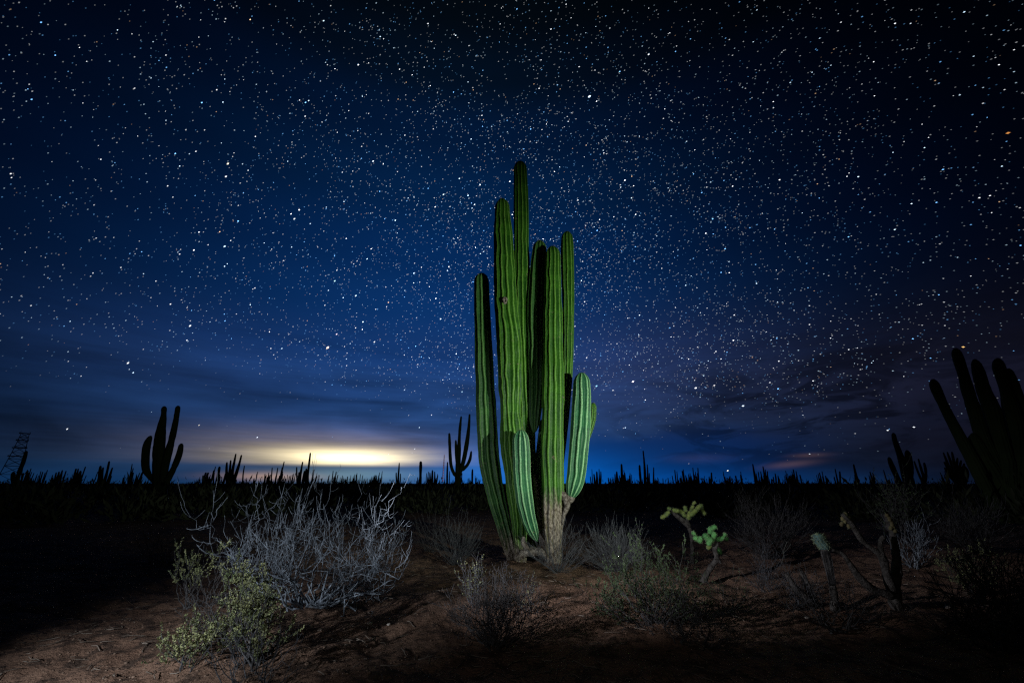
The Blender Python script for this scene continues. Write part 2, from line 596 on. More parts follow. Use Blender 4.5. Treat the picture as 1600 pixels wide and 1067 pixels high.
def ribbed(mb, ctr, rad, ribs=14, per=7, step=.03, depth=.15, seed=0, wav=1.0, spines=None, ground_z=0.0, cap_bottom=False, tipf=1.25):
    """sweep a ribbed column along ctr (first point is the tip)"""
    ctr = np.asarray(ctr, float); rad = np.asarray(rad, float)
    L = np.linalg.norm(np.diff(ctr, axis=0), axis=1).sum()
    n = max(8, int(L / step))
    D = catmull(np.column_stack([ctr, rad]), n)
    P = D[:, :3]; Rr = np.maximum(D[:, 3], .004)
    s = np.concatenate([[0], np.cumsum(np.linalg.norm(np.diff(P, axis=0), axis=1))])
    # extra rings in the domed tip
    R0 = np.interp(rad[0] * 2.2, s, Rr)
    tip = R0 * tipf
    ss = np.unique(np.concatenate([tip * (1 - np.cos(np.linspace(0, math.pi / 2, 9))), s[s > tip]]))
    if cap_bottom:
        tb = R0 * 1.5
        ss = np.unique(np.concatenate([ss[ss < s[-1] - tb], s[-1] - tb * (1 - np.cos(np.linspace(0, math.pi / 2, 8)))]))
    P = np.stack([np.interp(ss, s, P[:, k]) for k in range(3)], 1)
    Rr = np.interp(ss, s, Rr)
    u = np.clip(ss / tip, 0, 1)
    prof = np.sqrt(np.clip(1 - (1 - u) ** 2, 0.0004, 1))
    if cap_bottom:
        ub = np.clip((ss[-1] - ss) / tb, 0, 1)
        prof = prof * np.sqrt(np.clip(1 - (1 - ub) ** 2, 0.0004, 1))
    # constrictions between growth seasons
    rj = 1 - .065 * wav * np.clip((vnoise(ss * 2.1 + seed * 7.3, np.full_like(ss, seed * 3.1), 1) - .62) * 6, 0, 1)
    Rr = Rr * prof * rj
    tan = np.gradient(P, axis=0)
    tan /= np.linalg.norm(tan, axis=1)[:, None]
    tan = np.where(ss[:, None] < tip, tan[np.searchsorted(ss, tip) if np.searchsorted(ss, tip) < len(ss) else -1], tan)
    a = np.cross(tan, np.array([0, 1.0, 0.05])); a /= np.linalg.norm(a, axis=1)[:, None]
    b = np.cross(tan, a)
    m = ribs * per
    j = np.arange(m)
    th0 = j / m * 2 * math.pi
    t = (j % per) / per
    cprof = 1 - np.abs(2 * t - 1) ** 1.25          # 0 valley .. 1 crest
    rib = j // per
    S, J = np.meshgrid(ss, j, indexing='ij')
    ribw = (vnoise(S * 4.2 + seed * 11, rib[None, :] * 5.17 + 0 * S, 2) - .5) * 2
    ribw2 = (vnoise(S * 10 + seed * 5, rib[None, :] * 3.7 + 0 * S, 3) - .5) * 2
    th = th0[None, :] + (ribw * .055 + ribw2 * .028) * wav * 14 / ribs
    dd = depth * np.clip(prof * 1.3, 0, 1)[:, None]
    rr = Rr[:, None] * (1 - dd * (1 - cprof[None, :]) + ribw2 * .012 * wav * cprof[None, :])
    areole = .5 + .5 * np.cos(S / .045 * 2 * math.pi)
    rr = rr * (1 + .012 * wav * (areole - .5) * cprof[None, :])
    V = P[:, None] + rr[..., None] * (np.cos(th)[..., None] * a[:, None] + np.sin(th)[..., None] * b[:, None])
    nn = len(ss)
    i = np.arange(nn - 1)[:, None] * m
    jj = j[None]; j2 = (jj + 1) % m
    q = np.stack([i + jj, i + j2, i + m + j2, i + m + jj], -1).reshape(-1, 4)
    verts = V.reshape(-1, 3)
    crest = np.broadcast_to(cprof[None], (nn, m)).ravel()
    run = S.ravel()
    above = verts[:, 2] - ground_z
    mb.add(verts, q, crest=crest, run=run, above=above)
    if spines is not None:
        # clusters of spines on the felted rib edges
        pos = np.arange(.01, ss[-1] - .05, .055)
        for r in range(ribs):
            k = int(r * per + per / 2)
            for sp in pos:
                si = min(np.searchsorted(ss, sp), nn - 1)
                base = V[si, k]
                out = base - P[si]; out /= np.linalg.norm(out) + 1e-9
                near = 1.5 if sp < .5 else 1.0
                if sp > .9 and rng.random() < .85: continue
                for _ in range(3 if sp < .6 else 1):
                    d = out + rng.normal(size=3) * .55 - tan[si] * .25
                    d /= np.linalg.norm(d)
                    Ls = rng.uniform(.010, .022) * near
                    w = .0016
                    sd = np.cross(d, [0.3, .2, 1]); sd /= np.linalg.norm(sd) + 1e-9
                    up = np.cross(sd, d)
                    bs = base - out * .003
                    spines.add([bs + sd * w, bs - sd * w, bs + up * w * 1.6, bs + d * Ls], t=[(0, 1, 3), (1, 2, 3), (2, 0, 3)])


def px_path(rows, Y, Y2=None):
    """rows of (x, y, full width) in photograph pixels at forward distance Y"""
    c, r = [], []
    n = len(rows)
    for i, (x, y, w) in enumerate(rows):
        yy = Y if Y2 is None else Y + (Y2 - Y) * i / (n - 1)
        c.append(W(x, y, yy))
        # the real radius of a column seen across the sight line
        r.append(w * .5 * (yy / ray(x, y)[1]) / FPX)
    return c, r


# ------------------------------------------------------------------ the tall lit cactus
g0 = ground_at(850, 872)
big = thing('cardon_cactus', 'tall many-stemmed green cardon cactus lit by torchlight in the middle of the clearing', 'cactus', (0.42, 6.15, float(hgt(.42, 6.15))))
BO = np.array(big.location)


def stem(rows, Y, mat, ribs=14, Y2=None, seed=0, label=None, depth=.15, cap_bottom=False, spin=True, wav=1.0, parent=None, name='stem', orig=None):
    c, r = px_path(rows, Y, Y2)
    mb = MB(); sp = MB() if spin else None
    ribbed(mb, c, r, ribs=ribs, seed=seed, depth=depth, spines=sp, cap_bottom=cap_bottom, wav=wav)
    o = mb.build(name, mat, parent or big, BO if orig is None else orig, smooth=True)
    if label: o['label'] = label
    if spin:
        sp.build('spines', M_SPINE, o, BO if orig is None else orig, kind='stuff')
    return o


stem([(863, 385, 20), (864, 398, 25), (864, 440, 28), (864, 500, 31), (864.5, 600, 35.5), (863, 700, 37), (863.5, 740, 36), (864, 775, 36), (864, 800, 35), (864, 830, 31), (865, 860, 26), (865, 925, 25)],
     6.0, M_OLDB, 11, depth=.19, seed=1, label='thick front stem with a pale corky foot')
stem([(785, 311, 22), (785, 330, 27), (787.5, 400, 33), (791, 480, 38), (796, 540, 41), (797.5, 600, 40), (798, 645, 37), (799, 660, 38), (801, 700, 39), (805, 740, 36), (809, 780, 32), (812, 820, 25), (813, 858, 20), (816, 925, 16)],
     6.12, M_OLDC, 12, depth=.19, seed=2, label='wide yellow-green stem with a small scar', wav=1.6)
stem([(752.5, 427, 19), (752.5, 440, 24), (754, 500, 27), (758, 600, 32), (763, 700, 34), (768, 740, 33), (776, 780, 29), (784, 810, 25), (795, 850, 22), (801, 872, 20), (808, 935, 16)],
     6.45, M_SHADEDB, 10, Y2=6.4, depth=.24, seed=3, label='dark left stem curving up from the foot')
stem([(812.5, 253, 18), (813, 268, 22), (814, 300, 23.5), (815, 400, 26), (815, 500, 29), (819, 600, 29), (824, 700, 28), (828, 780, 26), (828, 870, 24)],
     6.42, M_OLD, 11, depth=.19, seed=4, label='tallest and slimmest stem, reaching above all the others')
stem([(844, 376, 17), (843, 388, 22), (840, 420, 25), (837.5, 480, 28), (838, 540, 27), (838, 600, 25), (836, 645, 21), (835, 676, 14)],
     6.30, M_SHADED, 10, depth=.24, seed=5, label='dark green rear stem that ends in mid-air below', cap_bottom=True)
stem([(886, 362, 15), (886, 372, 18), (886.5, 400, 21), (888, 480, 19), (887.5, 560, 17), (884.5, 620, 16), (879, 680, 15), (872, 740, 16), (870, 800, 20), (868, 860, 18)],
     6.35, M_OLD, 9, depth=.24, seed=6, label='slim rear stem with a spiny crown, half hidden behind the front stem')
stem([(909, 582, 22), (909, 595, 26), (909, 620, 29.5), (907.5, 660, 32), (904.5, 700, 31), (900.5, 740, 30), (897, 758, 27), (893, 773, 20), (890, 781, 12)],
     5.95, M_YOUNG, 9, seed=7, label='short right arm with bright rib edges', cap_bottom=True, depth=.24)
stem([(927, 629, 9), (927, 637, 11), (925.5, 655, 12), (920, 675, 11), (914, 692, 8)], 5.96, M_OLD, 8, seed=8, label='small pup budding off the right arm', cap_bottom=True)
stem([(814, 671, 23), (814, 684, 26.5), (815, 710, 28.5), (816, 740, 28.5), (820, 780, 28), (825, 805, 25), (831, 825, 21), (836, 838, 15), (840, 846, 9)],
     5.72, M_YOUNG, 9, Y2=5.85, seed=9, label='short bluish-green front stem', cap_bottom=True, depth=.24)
stem([(848, 655, 13), (849, 670, 15), (846, 700, 17), (842, 740, 19), (838, 790, 20), (840, 850, 20)], 6.5, M_SHADED, 10, seed=10, label='dark stem hidden between the rear stems')
# woody pieces
def woody(rows, Y, name, label, mat=M_CORK, parent=big, orig=None, rough=.12, k=10):
    c, r = px_path(rows, Y)
    n = 4 * len(rows)
    D = catmull(np.column_stack([c, r]), n)
    mb = MB()
    P, R = D[:, :3], np.maximum(D[:, 3], .003)
    mb.tube(P, R, k)
    v = mb.v[0]
    m = n * k
    cen = np.repeat(P, k, axis=0)
    jit = 1 + (vnoise(v[:m, 0] * 19 + v[:m, 2] * 13, v[:m, 1] * 23 + v[:m, 2] * 17, 2) - .5) * 2 * rough
    v[:m] = cen + (v[:m] - cen) * jit[:, None]
    o = mb.build(name, mat, parent, BO if orig is None else orig, smooth=True)
    if label: o['label'] = label
    return o


woody([(872, 774, 18), (880, 776, 16), (886, 779, 15), (891, 777, 15), (893, 768, 12)], 5.97, 'arm_joint', 'corky grey joint under the right arm')
woody([(882, 776, 12), (886, 790, 9), (881, 805, 6), (879, 820, 3)], 5.9, 'bark_ridge', None)
woody([(836, 742, 6), (839, 770, 8), (843, 800, 9), (847, 830, 11), (850, 850, 14)], 6.15, 'woody_branch', 'thin grey woody branch in the gap')
woody([(808, 872, 8), (818, 864, 12), (829, 861, 13), (842, 862, 12), (856, 868, 14)], 6.02, 'root_collar', 'knobbly corky collar at the foot', k=14, rough=.25)
woody([(824, 858, 9), (818, 848, 8), (818, 838, 5)], 5.86, 'woody_knob', None)
# scar on the wide stem
c_ = W(789, 469, 5.92)
mb = MB()
th = np.linspace(0, 2 * math.pi, 14, endpoint=False)
for (rr, yy) in ((1.0, .0), (.8, -.02), (.45, -.008)):
    pass
rg = [(.040, .055, .03), (.036, .050, -.012), (.024, .036, -.018), (.014, .022, .006), (.001, .001, .012)]
V = np.array([[c_[0] + math.cos(t) * a_ * (1 + .15 * math.sin(3 * t)), c_[1] + d_, c_[2] + math.sin(t) * b_] for a_, b_, d_ in rg for t in th])
q = [(i * 14 + j, i * 14 + (j + 1) % 14, (i + 1) * 14 + (j + 1) % 14, (i + 1) * 14 + j) for i in range(4) for j in range(14)]
mb.add(V, q)
o = mb.build('scar', M_CORK, big, BO, smooth=True)
o['label'] = 'small pale corky scar'


# ------------------------------------------------------------------ dark cacti standing around
def dark_cactus(label, stems, Y, ribs=9, group=None, spin=False, sub=True, cat='cactus'):
    """stems: lists of (x, y, width) rows, tip first; the last row is at the foot"""
    fx = np.mean([s[-1][0] for s in stems]); fy = max(s[-1][1] for s in stems)
    p = W(fx, fy, Y)
    gx, gy = p[0], Y
    gz = float(hgt(gx, gy))
    root = thing('cardon_cactus', label, cat, (gx, gy, gz), group)
    org = np.array([gx, gy, gz])
    for i, rows in enumerate(stems):
        yo = Y + random.uniform(-.5, .5) * .012 * Y
        c, r = px_path(rows, yo)
        r = [q * .88 for q in r]
        # carry the foot down into the soil
        c = list(c); r = list(r)
        last = c[-1]
        if last[2] > gz:
            c.append(np.array([last[0] * .6 + gx * .4, Y, gz - .1])); r.append(r[-1] * .95)
        mb = MB(); sp = MB() if spin else None
        step = max(.05, Y * .004)
        ribbed(mb, c, r, ribs=ribs, per=4, step=step, depth=.14, seed=i + int(fx), wav=1.5, spines=sp, tipf=1.4)
        o = mb.build('stem', M_FAR, root, org, smooth=True)
        if spin: sp.build('spines', M_SPINE, o, org, kind='stuff')
    return root


def Z(scale, ox, oy, *rows):
    return [(ox + x / scale, oy + y / scale, w / scale) for x, y, w in rows]


z1 = lambda *r: Z(5.0, 0, 600, *r)
z2 = lambda *r: Z(5.0, 280, 640, *r)
z3 = lambda *r: Z(6.667, 540, 620, *r)
z4 = lambda *r: Z(5.0, 880, 640, *r)
z5 = lambda *r: Z(5.0, 1160, 640, *r)
z6 = lambda *r: Z(4.104, 1380, 520, *r)

dark_cactus('tall four-stemmed cactus silhouette standing left of the town glow', [
    z1((1283, 172, 40), (1278, 250, 48), (1262, 340, 68), (1250, 430, 88), (1240, 560, 92), (1240, 700, 90), (1245, 800, 90)),
    z1((1392, 168, 38), (1375, 280, 44), (1350, 400, 52), (1320, 520, 60), (1290, 640, 64), (1265, 800, 60)),
    z1((1180, 402, 36), (1150, 470, 58), (1138, 560, 62), (1140, 660, 58), (1170, 720, 46), (1215, 780, 46)),
    z1((1418, 462, 36), (1400, 550, 50), (1365, 640, 50), (1325, 720, 52), (1290, 790, 54))], 27, spin=True)
dark_cactus('slender leaning cactus silhouette beside the lattice pylon', [
    z1((207, 520, 24), (185, 600, 30), (150, 690, 32), (125, 790, 30)),
    z1((105, 682, 26), (103, 730, 34), (110, 790, 34)), z1((184, 692, 12), (172, 740, 14), (160, 790, 12))], 45)
dark_cactus('cactus silhouette with five raised arms just left of the big lit cactus', [
    z3((1205, 200, 22), (1192, 320, 34), (1185, 430, 36), (1180, 560, 54), (1172, 700, 62), (1172, 860, 72), (1170, 1000, 80)),
    z3((1292, 178, 22), (1285, 300, 34), (1272, 420, 48), (1250, 560, 56), (1225, 680, 50), (1190, 800, 44), (1178, 900, 40)),
    z3((1080, 375, 24), (1084, 480, 36), (1090, 620, 42), (1100, 720, 40), (1130, 800, 38), (1165, 860, 36)),
    z3((1148, 448, 22), (1150, 520, 36), (1158, 620, 44), (1168, 760, 44)),
    z3((1310, 562, 20), (1298, 640, 36), (1270, 705, 38), (1228, 750, 42), (1185, 800, 40))], 24, spin=True)
dark_cactus('huge black many-armed cactus leaning in from the right edge', [
    z6((318, 295, 40), (335, 350, 62), (375, 440, 58), (440, 570, 62), (510, 700, 72), (580, 830, 84), (660, 990, 90)),
    z6((462, 98, 46), (480, 160, 62), (515, 270, 62), (545, 380, 74), (590, 520, 78), (640, 680, 84), (720, 860, 90), (760, 1000, 90)),
    z6((585, 168, 46), (605, 230, 68), (645, 370, 80), (690, 480, 96), (735, 640, 104), (780, 820, 110), (800, 1000, 110)),
    z6((732, 162, 50), (745, 230, 72), (785, 360, 66), (815, 480, 90), (850, 640, 110), (860, 820, 120), (850, 1000, 120)),
    z6((800, 228, 40), (840, 330, 54), (890, 460, 56), (935, 600, 60), (950, 760, 66), (920, 960, 70)),
    z6((575, 640, 50), (590, 700, 82), (640, 800, 100), (700, 900, 110), (760, 1010, 110)),
    z6((860, 690, 50), (880, 760, 90), (860, 880, 110), (820, 1000, 110)),
    z6((960, 330, 50), (985, 480, 60), (1010, 700, 70), (960, 960, 80))], 12.5, ribs=13, spin=True)
dark_cactus('thick three-stemmed cactus silhouette right of the orange cloud', [
    z6((65, 640, 24), (75, 690, 32), (100, 760, 38), (130, 850, 50), (155, 960, 54)),
    z6((152, 750, 28), (162, 800, 42), (170, 870, 46), (172, 970, 44)),
    z6((36, 795, 22), (55, 850, 34), (82, 910, 34), (110, 970, 34))], 34)
dark_cactus('small slim-armed cactus silhouette, arms spread in a V', [
    z6((198, 820, 9), (215, 870, 13), (240, 930, 16), (262, 970, 18)), z6((225, 806, 9), (240, 860, 15), (258, 920, 18), (264, 970, 18)),
    z6((262, 830, 13), (272, 880, 18), (274, 930, 17), (266, 970, 16))], 70)
fan = [((385, 765), (430, 880)), ((410, 762), (448, 870)), ((440, 760), (460, 860)), ((476, 800), (470, 880)), ((392, 862), (430, 920)), ((500, 815), (485, 890)),
       ((390, 825), (430, 900)), ((520, 835), (505, 900))]
dark_cactus('fan-shaped cactus silhouette with many thin arms near the right edge', [
    z6((a[0], a[1], 9), ((a[0] * 2 + b[0]) / 3, (a[1] * 2 + b[1]) / 3, 15), (b[0], b[1], 22), (485, 975, 30)) for a, b in fan] +
    [z6((520, 850, 30), (518, 900, 56), (500, 975, 60))], 48)
dark_cactus('thin cactus silhouette low beside the huge right-hand one', [
    z6((570, 890, 8), (590, 930, 14), (600, 975, 14)), z6((610, 905, 10), (622, 940, 16), (615, 975, 16))], 80)
dark_cactus('five-fingered cactus silhouette against the left end of the glow', [
    z2((443, 342, 12), (432, 400, 18), (418, 470, 24), (408, 560, 34), (405, 640, 40)), z2((487, 352, 13), (470, 420, 20), (448, 490, 28), (425, 560, 34), (415, 640, 40)),
    z2((403, 392, 12), (398, 450, 18), (392, 520, 26), (390, 640, 30)), z2((373, 408, 13), (370, 460, 20), (372, 530, 24), (385, 640, 30)),
    z2((510, 436, 8), (500, 500, 12), (490, 600, 14))], 60)
dark_cactus('single thick cactus stump silhouette beside the five-fingered one', [z2((316, 442, 18), (308, 490, 24), (298, 560, 22), (295, 640, 20)), z2((275, 490, 9), (268, 540, 12), (266, 620, 12))], 75)
dark_cactus('small twin-tipped cactus silhouette under the left glow', [z2((208, 488, 11), (196, 540, 20), (190, 640, 22)), z2((231, 488, 9), (218, 530, 14), (205, 640, 14)), z2((185, 512, 9), (184, 560, 14), (186, 640, 14))], 80)
dark_cactus('dark cactus silhouette with one tall finger below the bright glow', [
    z2((965, 405, 12), (955, 460, 18), (942, 540, 26), (935, 640, 28)), z2((918, 446, 10), (918, 500, 14), (922, 600, 14)), z2((980, 475, 14), (972, 520, 20), (955, 620, 20)), z2((936, 485, 14), (936, 540, 18), (936, 620, 18))], 62)
dark_cactus('lone blunt cactus post silhouette between glow and lit cactus', [z3((783, 668, 34), (782, 720, 38), (780, 800, 34), (778, 960, 32))], 85)
dark_cactus('slim forked cactus silhouette at the right end of the glow', [z3((559, 684, 12), (556, 740, 18), (550, 820, 22), (548, 960, 26)), z3((527, 785, 12), (528, 840, 18), (540, 960, 18)), z3((572, 795, 10), (570, 860, 16), (560, 960, 16))], 85)
dark_cactus('bushy cluster of short cactus columns left of the five-armed one', [z3((905, 760, 16), (903, 820, 26), (900, 960, 30)), z3((878, 785, 14), (880, 850, 22), (885, 960, 24)), z3((928, 775, 14), (928, 850, 20), (918, 960, 20)), z3((860, 830, 10), (866, 880, 16), (880, 960, 16)), z3((944, 840, 9), (940, 880, 14), (930, 960, 14))], 95)
dark_cactus('thin upright cactus pole silhouette touching the five-armed one', [z3((1062, 676, 14), (1060, 740, 20), (1058, 860, 26), (1058, 960, 28)), z3((1084, 770, 8), (1082, 840, 12), (1075, 960, 12))], 80)
dark_cactus('stubby cactus silhouette squeezed beside the lit left stem', [z3((1322, 750, 18), (1320, 800, 24), (1318, 960, 22))], 90)
dark_cactus('small four-armed cactus silhouette on the left horizon', [
    z1((854, 600, 14), (838, 680, 20), (815, 770, 26), (810, 820, 26)), z1((786, 636, 16), (780, 700, 26), (782, 800, 28)), z1((806, 648, 12), (798, 720, 18), (795, 820, 18)), z1((879, 650, 10), (860, 710, 20), (835, 790, 26))], 70)
dark_cactus('low spreading cactus silhouette between pylon and tall cactus', [
    z1((440, 688, 10), (430, 740, 14), (425, 820, 16)), z1((462, 682, 12), (452, 740, 16), (445, 820, 16)), z1((488, 672, 9), (476, 730, 14), (460, 820, 16)), z1((517, 676, 8), (498, 735, 12), (470, 820, 14)), z1((418, 740, 14), (425, 780, 22), (440, 820, 24))], 80)
dark_cactus('short two-headed cactus silhouette on the left horizon', [
    z1((612, 658, 10), (602, 720, 16), (600, 820, 18)), z1((630, 675, 16), (622, 730, 24), (615, 820, 26)), z1((583, 695, 8), (580, 750, 12), (590, 820, 14))], 90)
dark_cactus('thin branching cactus silhouette left of the tall four-stemmed one', [
    z1((1033, 622, 7), (1022, 690, 10), (1010, 760, 14), (1005, 820, 18)), z1((1002, 702, 8), (1000, 760, 12), (1003, 820, 14)), z1((1045, 690, 6), (1030, 750, 9), (1012, 820, 12)), z1((1106, 692, 7), (1092, 745, 10), (1080, 820, 12))], 85)
dark_cactus('tallest thin spire among the horizon cacti right of the lit cactus', [
    z4((624, 318, 12), (632, 400, 16), (638, 500, 24), (640, 640, 30)), z4((596, 430, 16), (600, 500, 22), (612, 640, 24)), z4((656, 425, 8), (660, 500, 14), (655, 640, 16)), z4((672, 492, 8), (672, 540, 14), (665, 640, 16))], 75)
dark_cactus('fat spike cactus silhouette first right of the lit right arm', [
    z4((455, 422, 16), (458, 500, 22), (458, 640, 24)), z4((418, 480, 14), (420, 540, 22), (425, 640, 22)), z4((404, 500, 8), (406, 560, 12), (412, 640, 12)), z4((480, 490, 7), (475, 550, 12), (468, 640, 12))], 90)
dark_cactus('short bushy cactus silhouette beside the lit right arm', [
    z4((262, 480, 12), (264, 540, 22), (264, 640, 24)), z4((280, 462, 7), (282, 540, 12), (278, 640, 14)), z4((294, 480, 9), (294, 540, 16), (288, 640, 18)), z4((224, 462, 5), (228, 540, 9), (240, 640, 12)), z4((240, 500, 12), (246, 560, 18), (252, 640, 18)), z4((212, 520, 8), (218, 570, 12), (230, 640, 12))], 95)
dark_cactus('single thin finger cactus silhouette right of the tallest spire', [z4((707, 448, 8), (706, 520, 14), (706, 640, 22))], 95)
dark_cactus('curved-armed cactus silhouette in the horizon row', [
    z4((1032, 482, 6), (1040, 540, 10), (1056, 640, 12)), z4((1052, 452, 8), (1056, 520, 14), (1066, 640, 18)), z4((1070, 535, 8), (1090, 560, 11), (1096, 640, 12)), z4((1158, 488, 12), (1158, 540, 18), (1150, 640, 20)), z4((1140, 520, 8), (1140, 570, 12), (1142, 640, 14))], 90)
dark_cactus('leaning spike cactus silhouette left of the orange cloud', [z5((80, 422, 10), (90, 480, 16), (104, 560, 24), (108, 640, 28))], 85)
dark_cactus('small cactus silhouette with cupped arms under the right-hand cloud', [
    z5((160, 440, 9), (170, 500, 14), (180, 570, 20), (182, 640, 20)), z5((142, 480, 7), (152, 530, 12), (172, 580, 16), (182, 640, 16)), z5((195, 478, 8), (196, 530, 13), (190, 580, 14), (184, 640, 14)), z5((178, 465, 8), (182, 520, 10), (184, 640, 12))], 88)
dark_cactus('pale-sky cactus trio silhouette just left of the orange cloud', [
    z5((255, 495, 9), (262, 540, 14), (268, 640, 16)), z5((240, 520, 8), (246, 560, 12), (256, 640, 14)), z5((278, 512, 8), (282, 560, 12), (280, 640, 14))], 100)
dark_cactus('three-pronged cactus silhouette right of the orange cloud', [
    z5((724, 460, 8), (736, 520, 12), (748, 580, 18), (750, 640, 18)), z5((760, 480, 14), (764, 540, 16), (760, 640, 18)), z5((716, 520, 7), (726, 560, 11), (744, 640, 14))], 80)
dark_cactus('tilted club cactus silhouette left of the thick three-stemmed one', [z5((868, 424, 12), (880, 480, 18), (898, 560, 28), (905, 640, 32)), z5((880, 500, 12), (886, 560, 18), (895, 640, 20))], 75)
dark_cactus('tufted small cactus silhouette next to the tilted club', [
    z5((996, 482, 8), (1008, 530, 14), (1022, 640, 18)), z5((1018, 490, 8), (1024, 540, 14), (1028, 640, 16)), z5((988, 510, 6), (1000, 560, 10), (1018, 640, 12)), z5((1034, 520, 7), (1036, 570, 10), (1032, 640, 12))], 90)

# ------------------------------------------------------------------ small far cacti: eight shapes, copied one by one
protos = []
for k in range(9):
    random.seed(100 + k)
    mb = MB()
    ns = [3, 5, 7, 4, 8, 6, 2, 9, 5][k]
    for s_ in range(ns):
        a = random.uniform(0, 6.28)
        rb = random.uniform(.1, .6)
        H = random.uniform(1.6, 4.2) * (1.25 if s_ == 0 else 1)
        sp_ = random.uniform(.2, .9) + rb
        ca, sa = math.cos(a), math.sin(a)
        rr = random.uniform(.13, .22)
        c = [(ca * sp_ * 1.15, sa * sp_ * 1.15, H), (ca * sp_ * 1.05, sa * sp_ * 1.05, H * .7), (ca * sp_ * .9, sa * sp_ * .9, H * .35), (ca * rb * .4, sa * rb * .4, -.2)]
        ribbed(mb, c, [rr * .8, rr, rr * 1.1, rr], ribs=6, per=2, step=.35, depth=.1, seed=k * 10 + s_, tipf=1.5)
    protos.append(mb.build('cardon_cactus', M_FAR, smooth=True, link=False))
random.seed(55)
zones = [  # x range in the photograph, how many, label, group
    (30, 225, 34, 'tiny far cactus silhouette on the horizon between the pylon and the tall four-stemmed cactus', 'tiny cacti on the left horizon'),
    (285, 395, 16, 'tiny far cactus silhouette on the horizon under the dim left end of the glow', 'tiny cacti under the left end of the glow'),
    (395, 600, 62, 'tiny far cactus silhouette on the horizon under the bright town glow', 'tiny cacti under the town glow'),
    (600, 745, 26, 'tiny far cactus silhouette on the horizon between the glow and the lit cactus', 'tiny cacti left of the lit cactus'),
    (925, 1160, 62, 'tiny far cactus silhouette on the blue horizon right of the lit cactus', 'tiny cacti right of the lit cactus'),
    (1160, 1300, 28, 'tiny far cactus silhouette on the horizon below the faint orange cloud', 'tiny cacti below the orange cloud'),
    (1300, 1480, 12, 'tiny far cactus silhouette on the dark horizon left of the huge right-hand cactus', 'tiny cacti on the right horizon')]
first = set()
for x0, x1, n, lab, grp in zones:
    for i in range(n):
        if i % 3 == 0: cl = random.uniform(x0, x1)
        px = min(x1, max(x0, cl + random.gauss(0, 9)))
        D = random.uniform(100, 240)
        d = ray(px, 755); d = d / math.hypot(d[0], d[1])
        k = random.randrange(9)
        if k in first: o = protos[k].copy()
        else: o = protos[k]; first.add(k)
        C.objects.link(o)
        x, y = d[0] * D, d[1] * D
        o.location = (x, y, float(hgt(x, y)))
        o.rotation_euler = (0, 0, random.uniform(0, 6.28))
        s = random.uniform(.45, 1.0) * (1.5 if random.random() < .12 else 1)
        o.scale = (s * .85, s * .85, s)
        tag(o, lab, 'cactus', grp)

# ------------------------------------------------------------------ scrub massed between the clearing and the horizon
def scrub():
    mb = MB()
    rg = np.random.default_rng(5)
    P, Dd, L, Wd = [], [], [], []
    for i in range(1500):
        D = 16 * (320 / 16) ** rg.random()
        a = math.radians(rg.uniform(-60, 60))
        x, y = D * math.sin(a), D * math.cos(a)
        hh = rg.uniform(.45, 1.05) * (1.3 if D > 60 else .85)
        wd = hh * rg.uniform(.7, 1.5)
        n = int(70 if D < 60 else 46)
        g = float(hgt(x, y))
        q = rg.normal(size=(n, 3)) * np.array([wd * .42, wd * .42, hh * .36])
        q[:, 2] = np.abs(q[:, 2]) * 1.2
        P.append(q + np.array([x, y, g]))
        dd = q.copy(); dd[:, 2] += .4
        dd += rg.normal(size=(n, 3)) * .35
        Dd.append(dd); L.append(rg.uniform(.12, .38, n) * (1 + D / 200)); Wd.append(rg.uniform(.03, .09, n) * (1 + D / 70))
    mb.leaves(np.vstack(P), np.vstack(Dd), np.concatenate(L), np.concatenate(Wd))
    o = mb.build('desert_scrub', mottled('scrub_leaf', (.05, .06, .035), (.03, .035, .02), 3), kind='stuff')
    tag(o, 'dark low desert scrub filling the plain out to the horizon', 'scrub')


scrub()


# ------------------------------------------------------------------ pylon and far mast
def pylon():
    Y = 300.0
    base = W(13, 752, Y); base[2] = 0
    d = base / np.linalg.norm(base)
    zt = W(37.5, 677, base[1])[2]
    root = thing('lattice_pylon', 'dark steel lattice power pylon at the far left edge of the horizon', 'pylon', (base[0], base[1], 0))
    rgt = np.array([d[1], -d[0], 0]); fw = np.array([d[0], d[1], 0])
    m1 = pxm(Y) * 1.15
    half = lambda t: (1.9 + (6.0 - 1.9) * (1 - t) ** 1.3)
    def pt(t, sx, sy): return base + rgt * sx * half(t) + fw * sy * half(t) + np.array([0, 0, zt * t])
    for sx in (-1, 1):
        for sy in (-1, 1):
            mb = MB(); mb.tube([pt(t, sx, sy) for t in np.linspace(-.02, 1, 9)], .22, 4); mb.build('leg', M_STEEL, root, base)
    lev = [0, .2, .36, .5, .62, .73, .83, .92, 1.0]
    for i in range(8):
        for (a, b) in (((-1, -1), (1, -1)), ((1, -1), (1, 1)), ((1, 1), (-1, 1)), ((-1, 1), (-1, -1))):
            mb = MB(); mb.tube([pt(lev[i], *a), pt(lev[i + 1], *b)], .1, 3); mb.build('brace', M_STEEL, root, base)
            mb = MB(); mb.tube([pt(lev[i], *b), pt(lev[i + 1], *a)], .1, 3); mb.build('brace', M_STEEL, root, base)
            mb = MB(); mb.tube([pt(lev[i + 1], *a), pt(lev[i + 1], *b)], .1, 3); mb.build('brace', M_STEEL, root, base)
    for t in (1.0, .86, .71, .55):
        mb = MB()
        h = half(t)
        c = base + np.array([0, 0, zt * t])
        mb.tube([c - rgt * (h + 1.1), c + rgt * (h + .6)], .3, 4)
        mb.tube([c - rgt * (h + 1.1) + [0, 0, .2], c - rgt * h + [0, 0, 1.2]], .14, 3)
        mb.tube([c + rgt * (h + .6) + [0, 0, .2], c + rgt * h + [0, 0, 1.2]], .14, 3)
        mb.build('cross_arm', M_STEEL, root, base)


pylon()


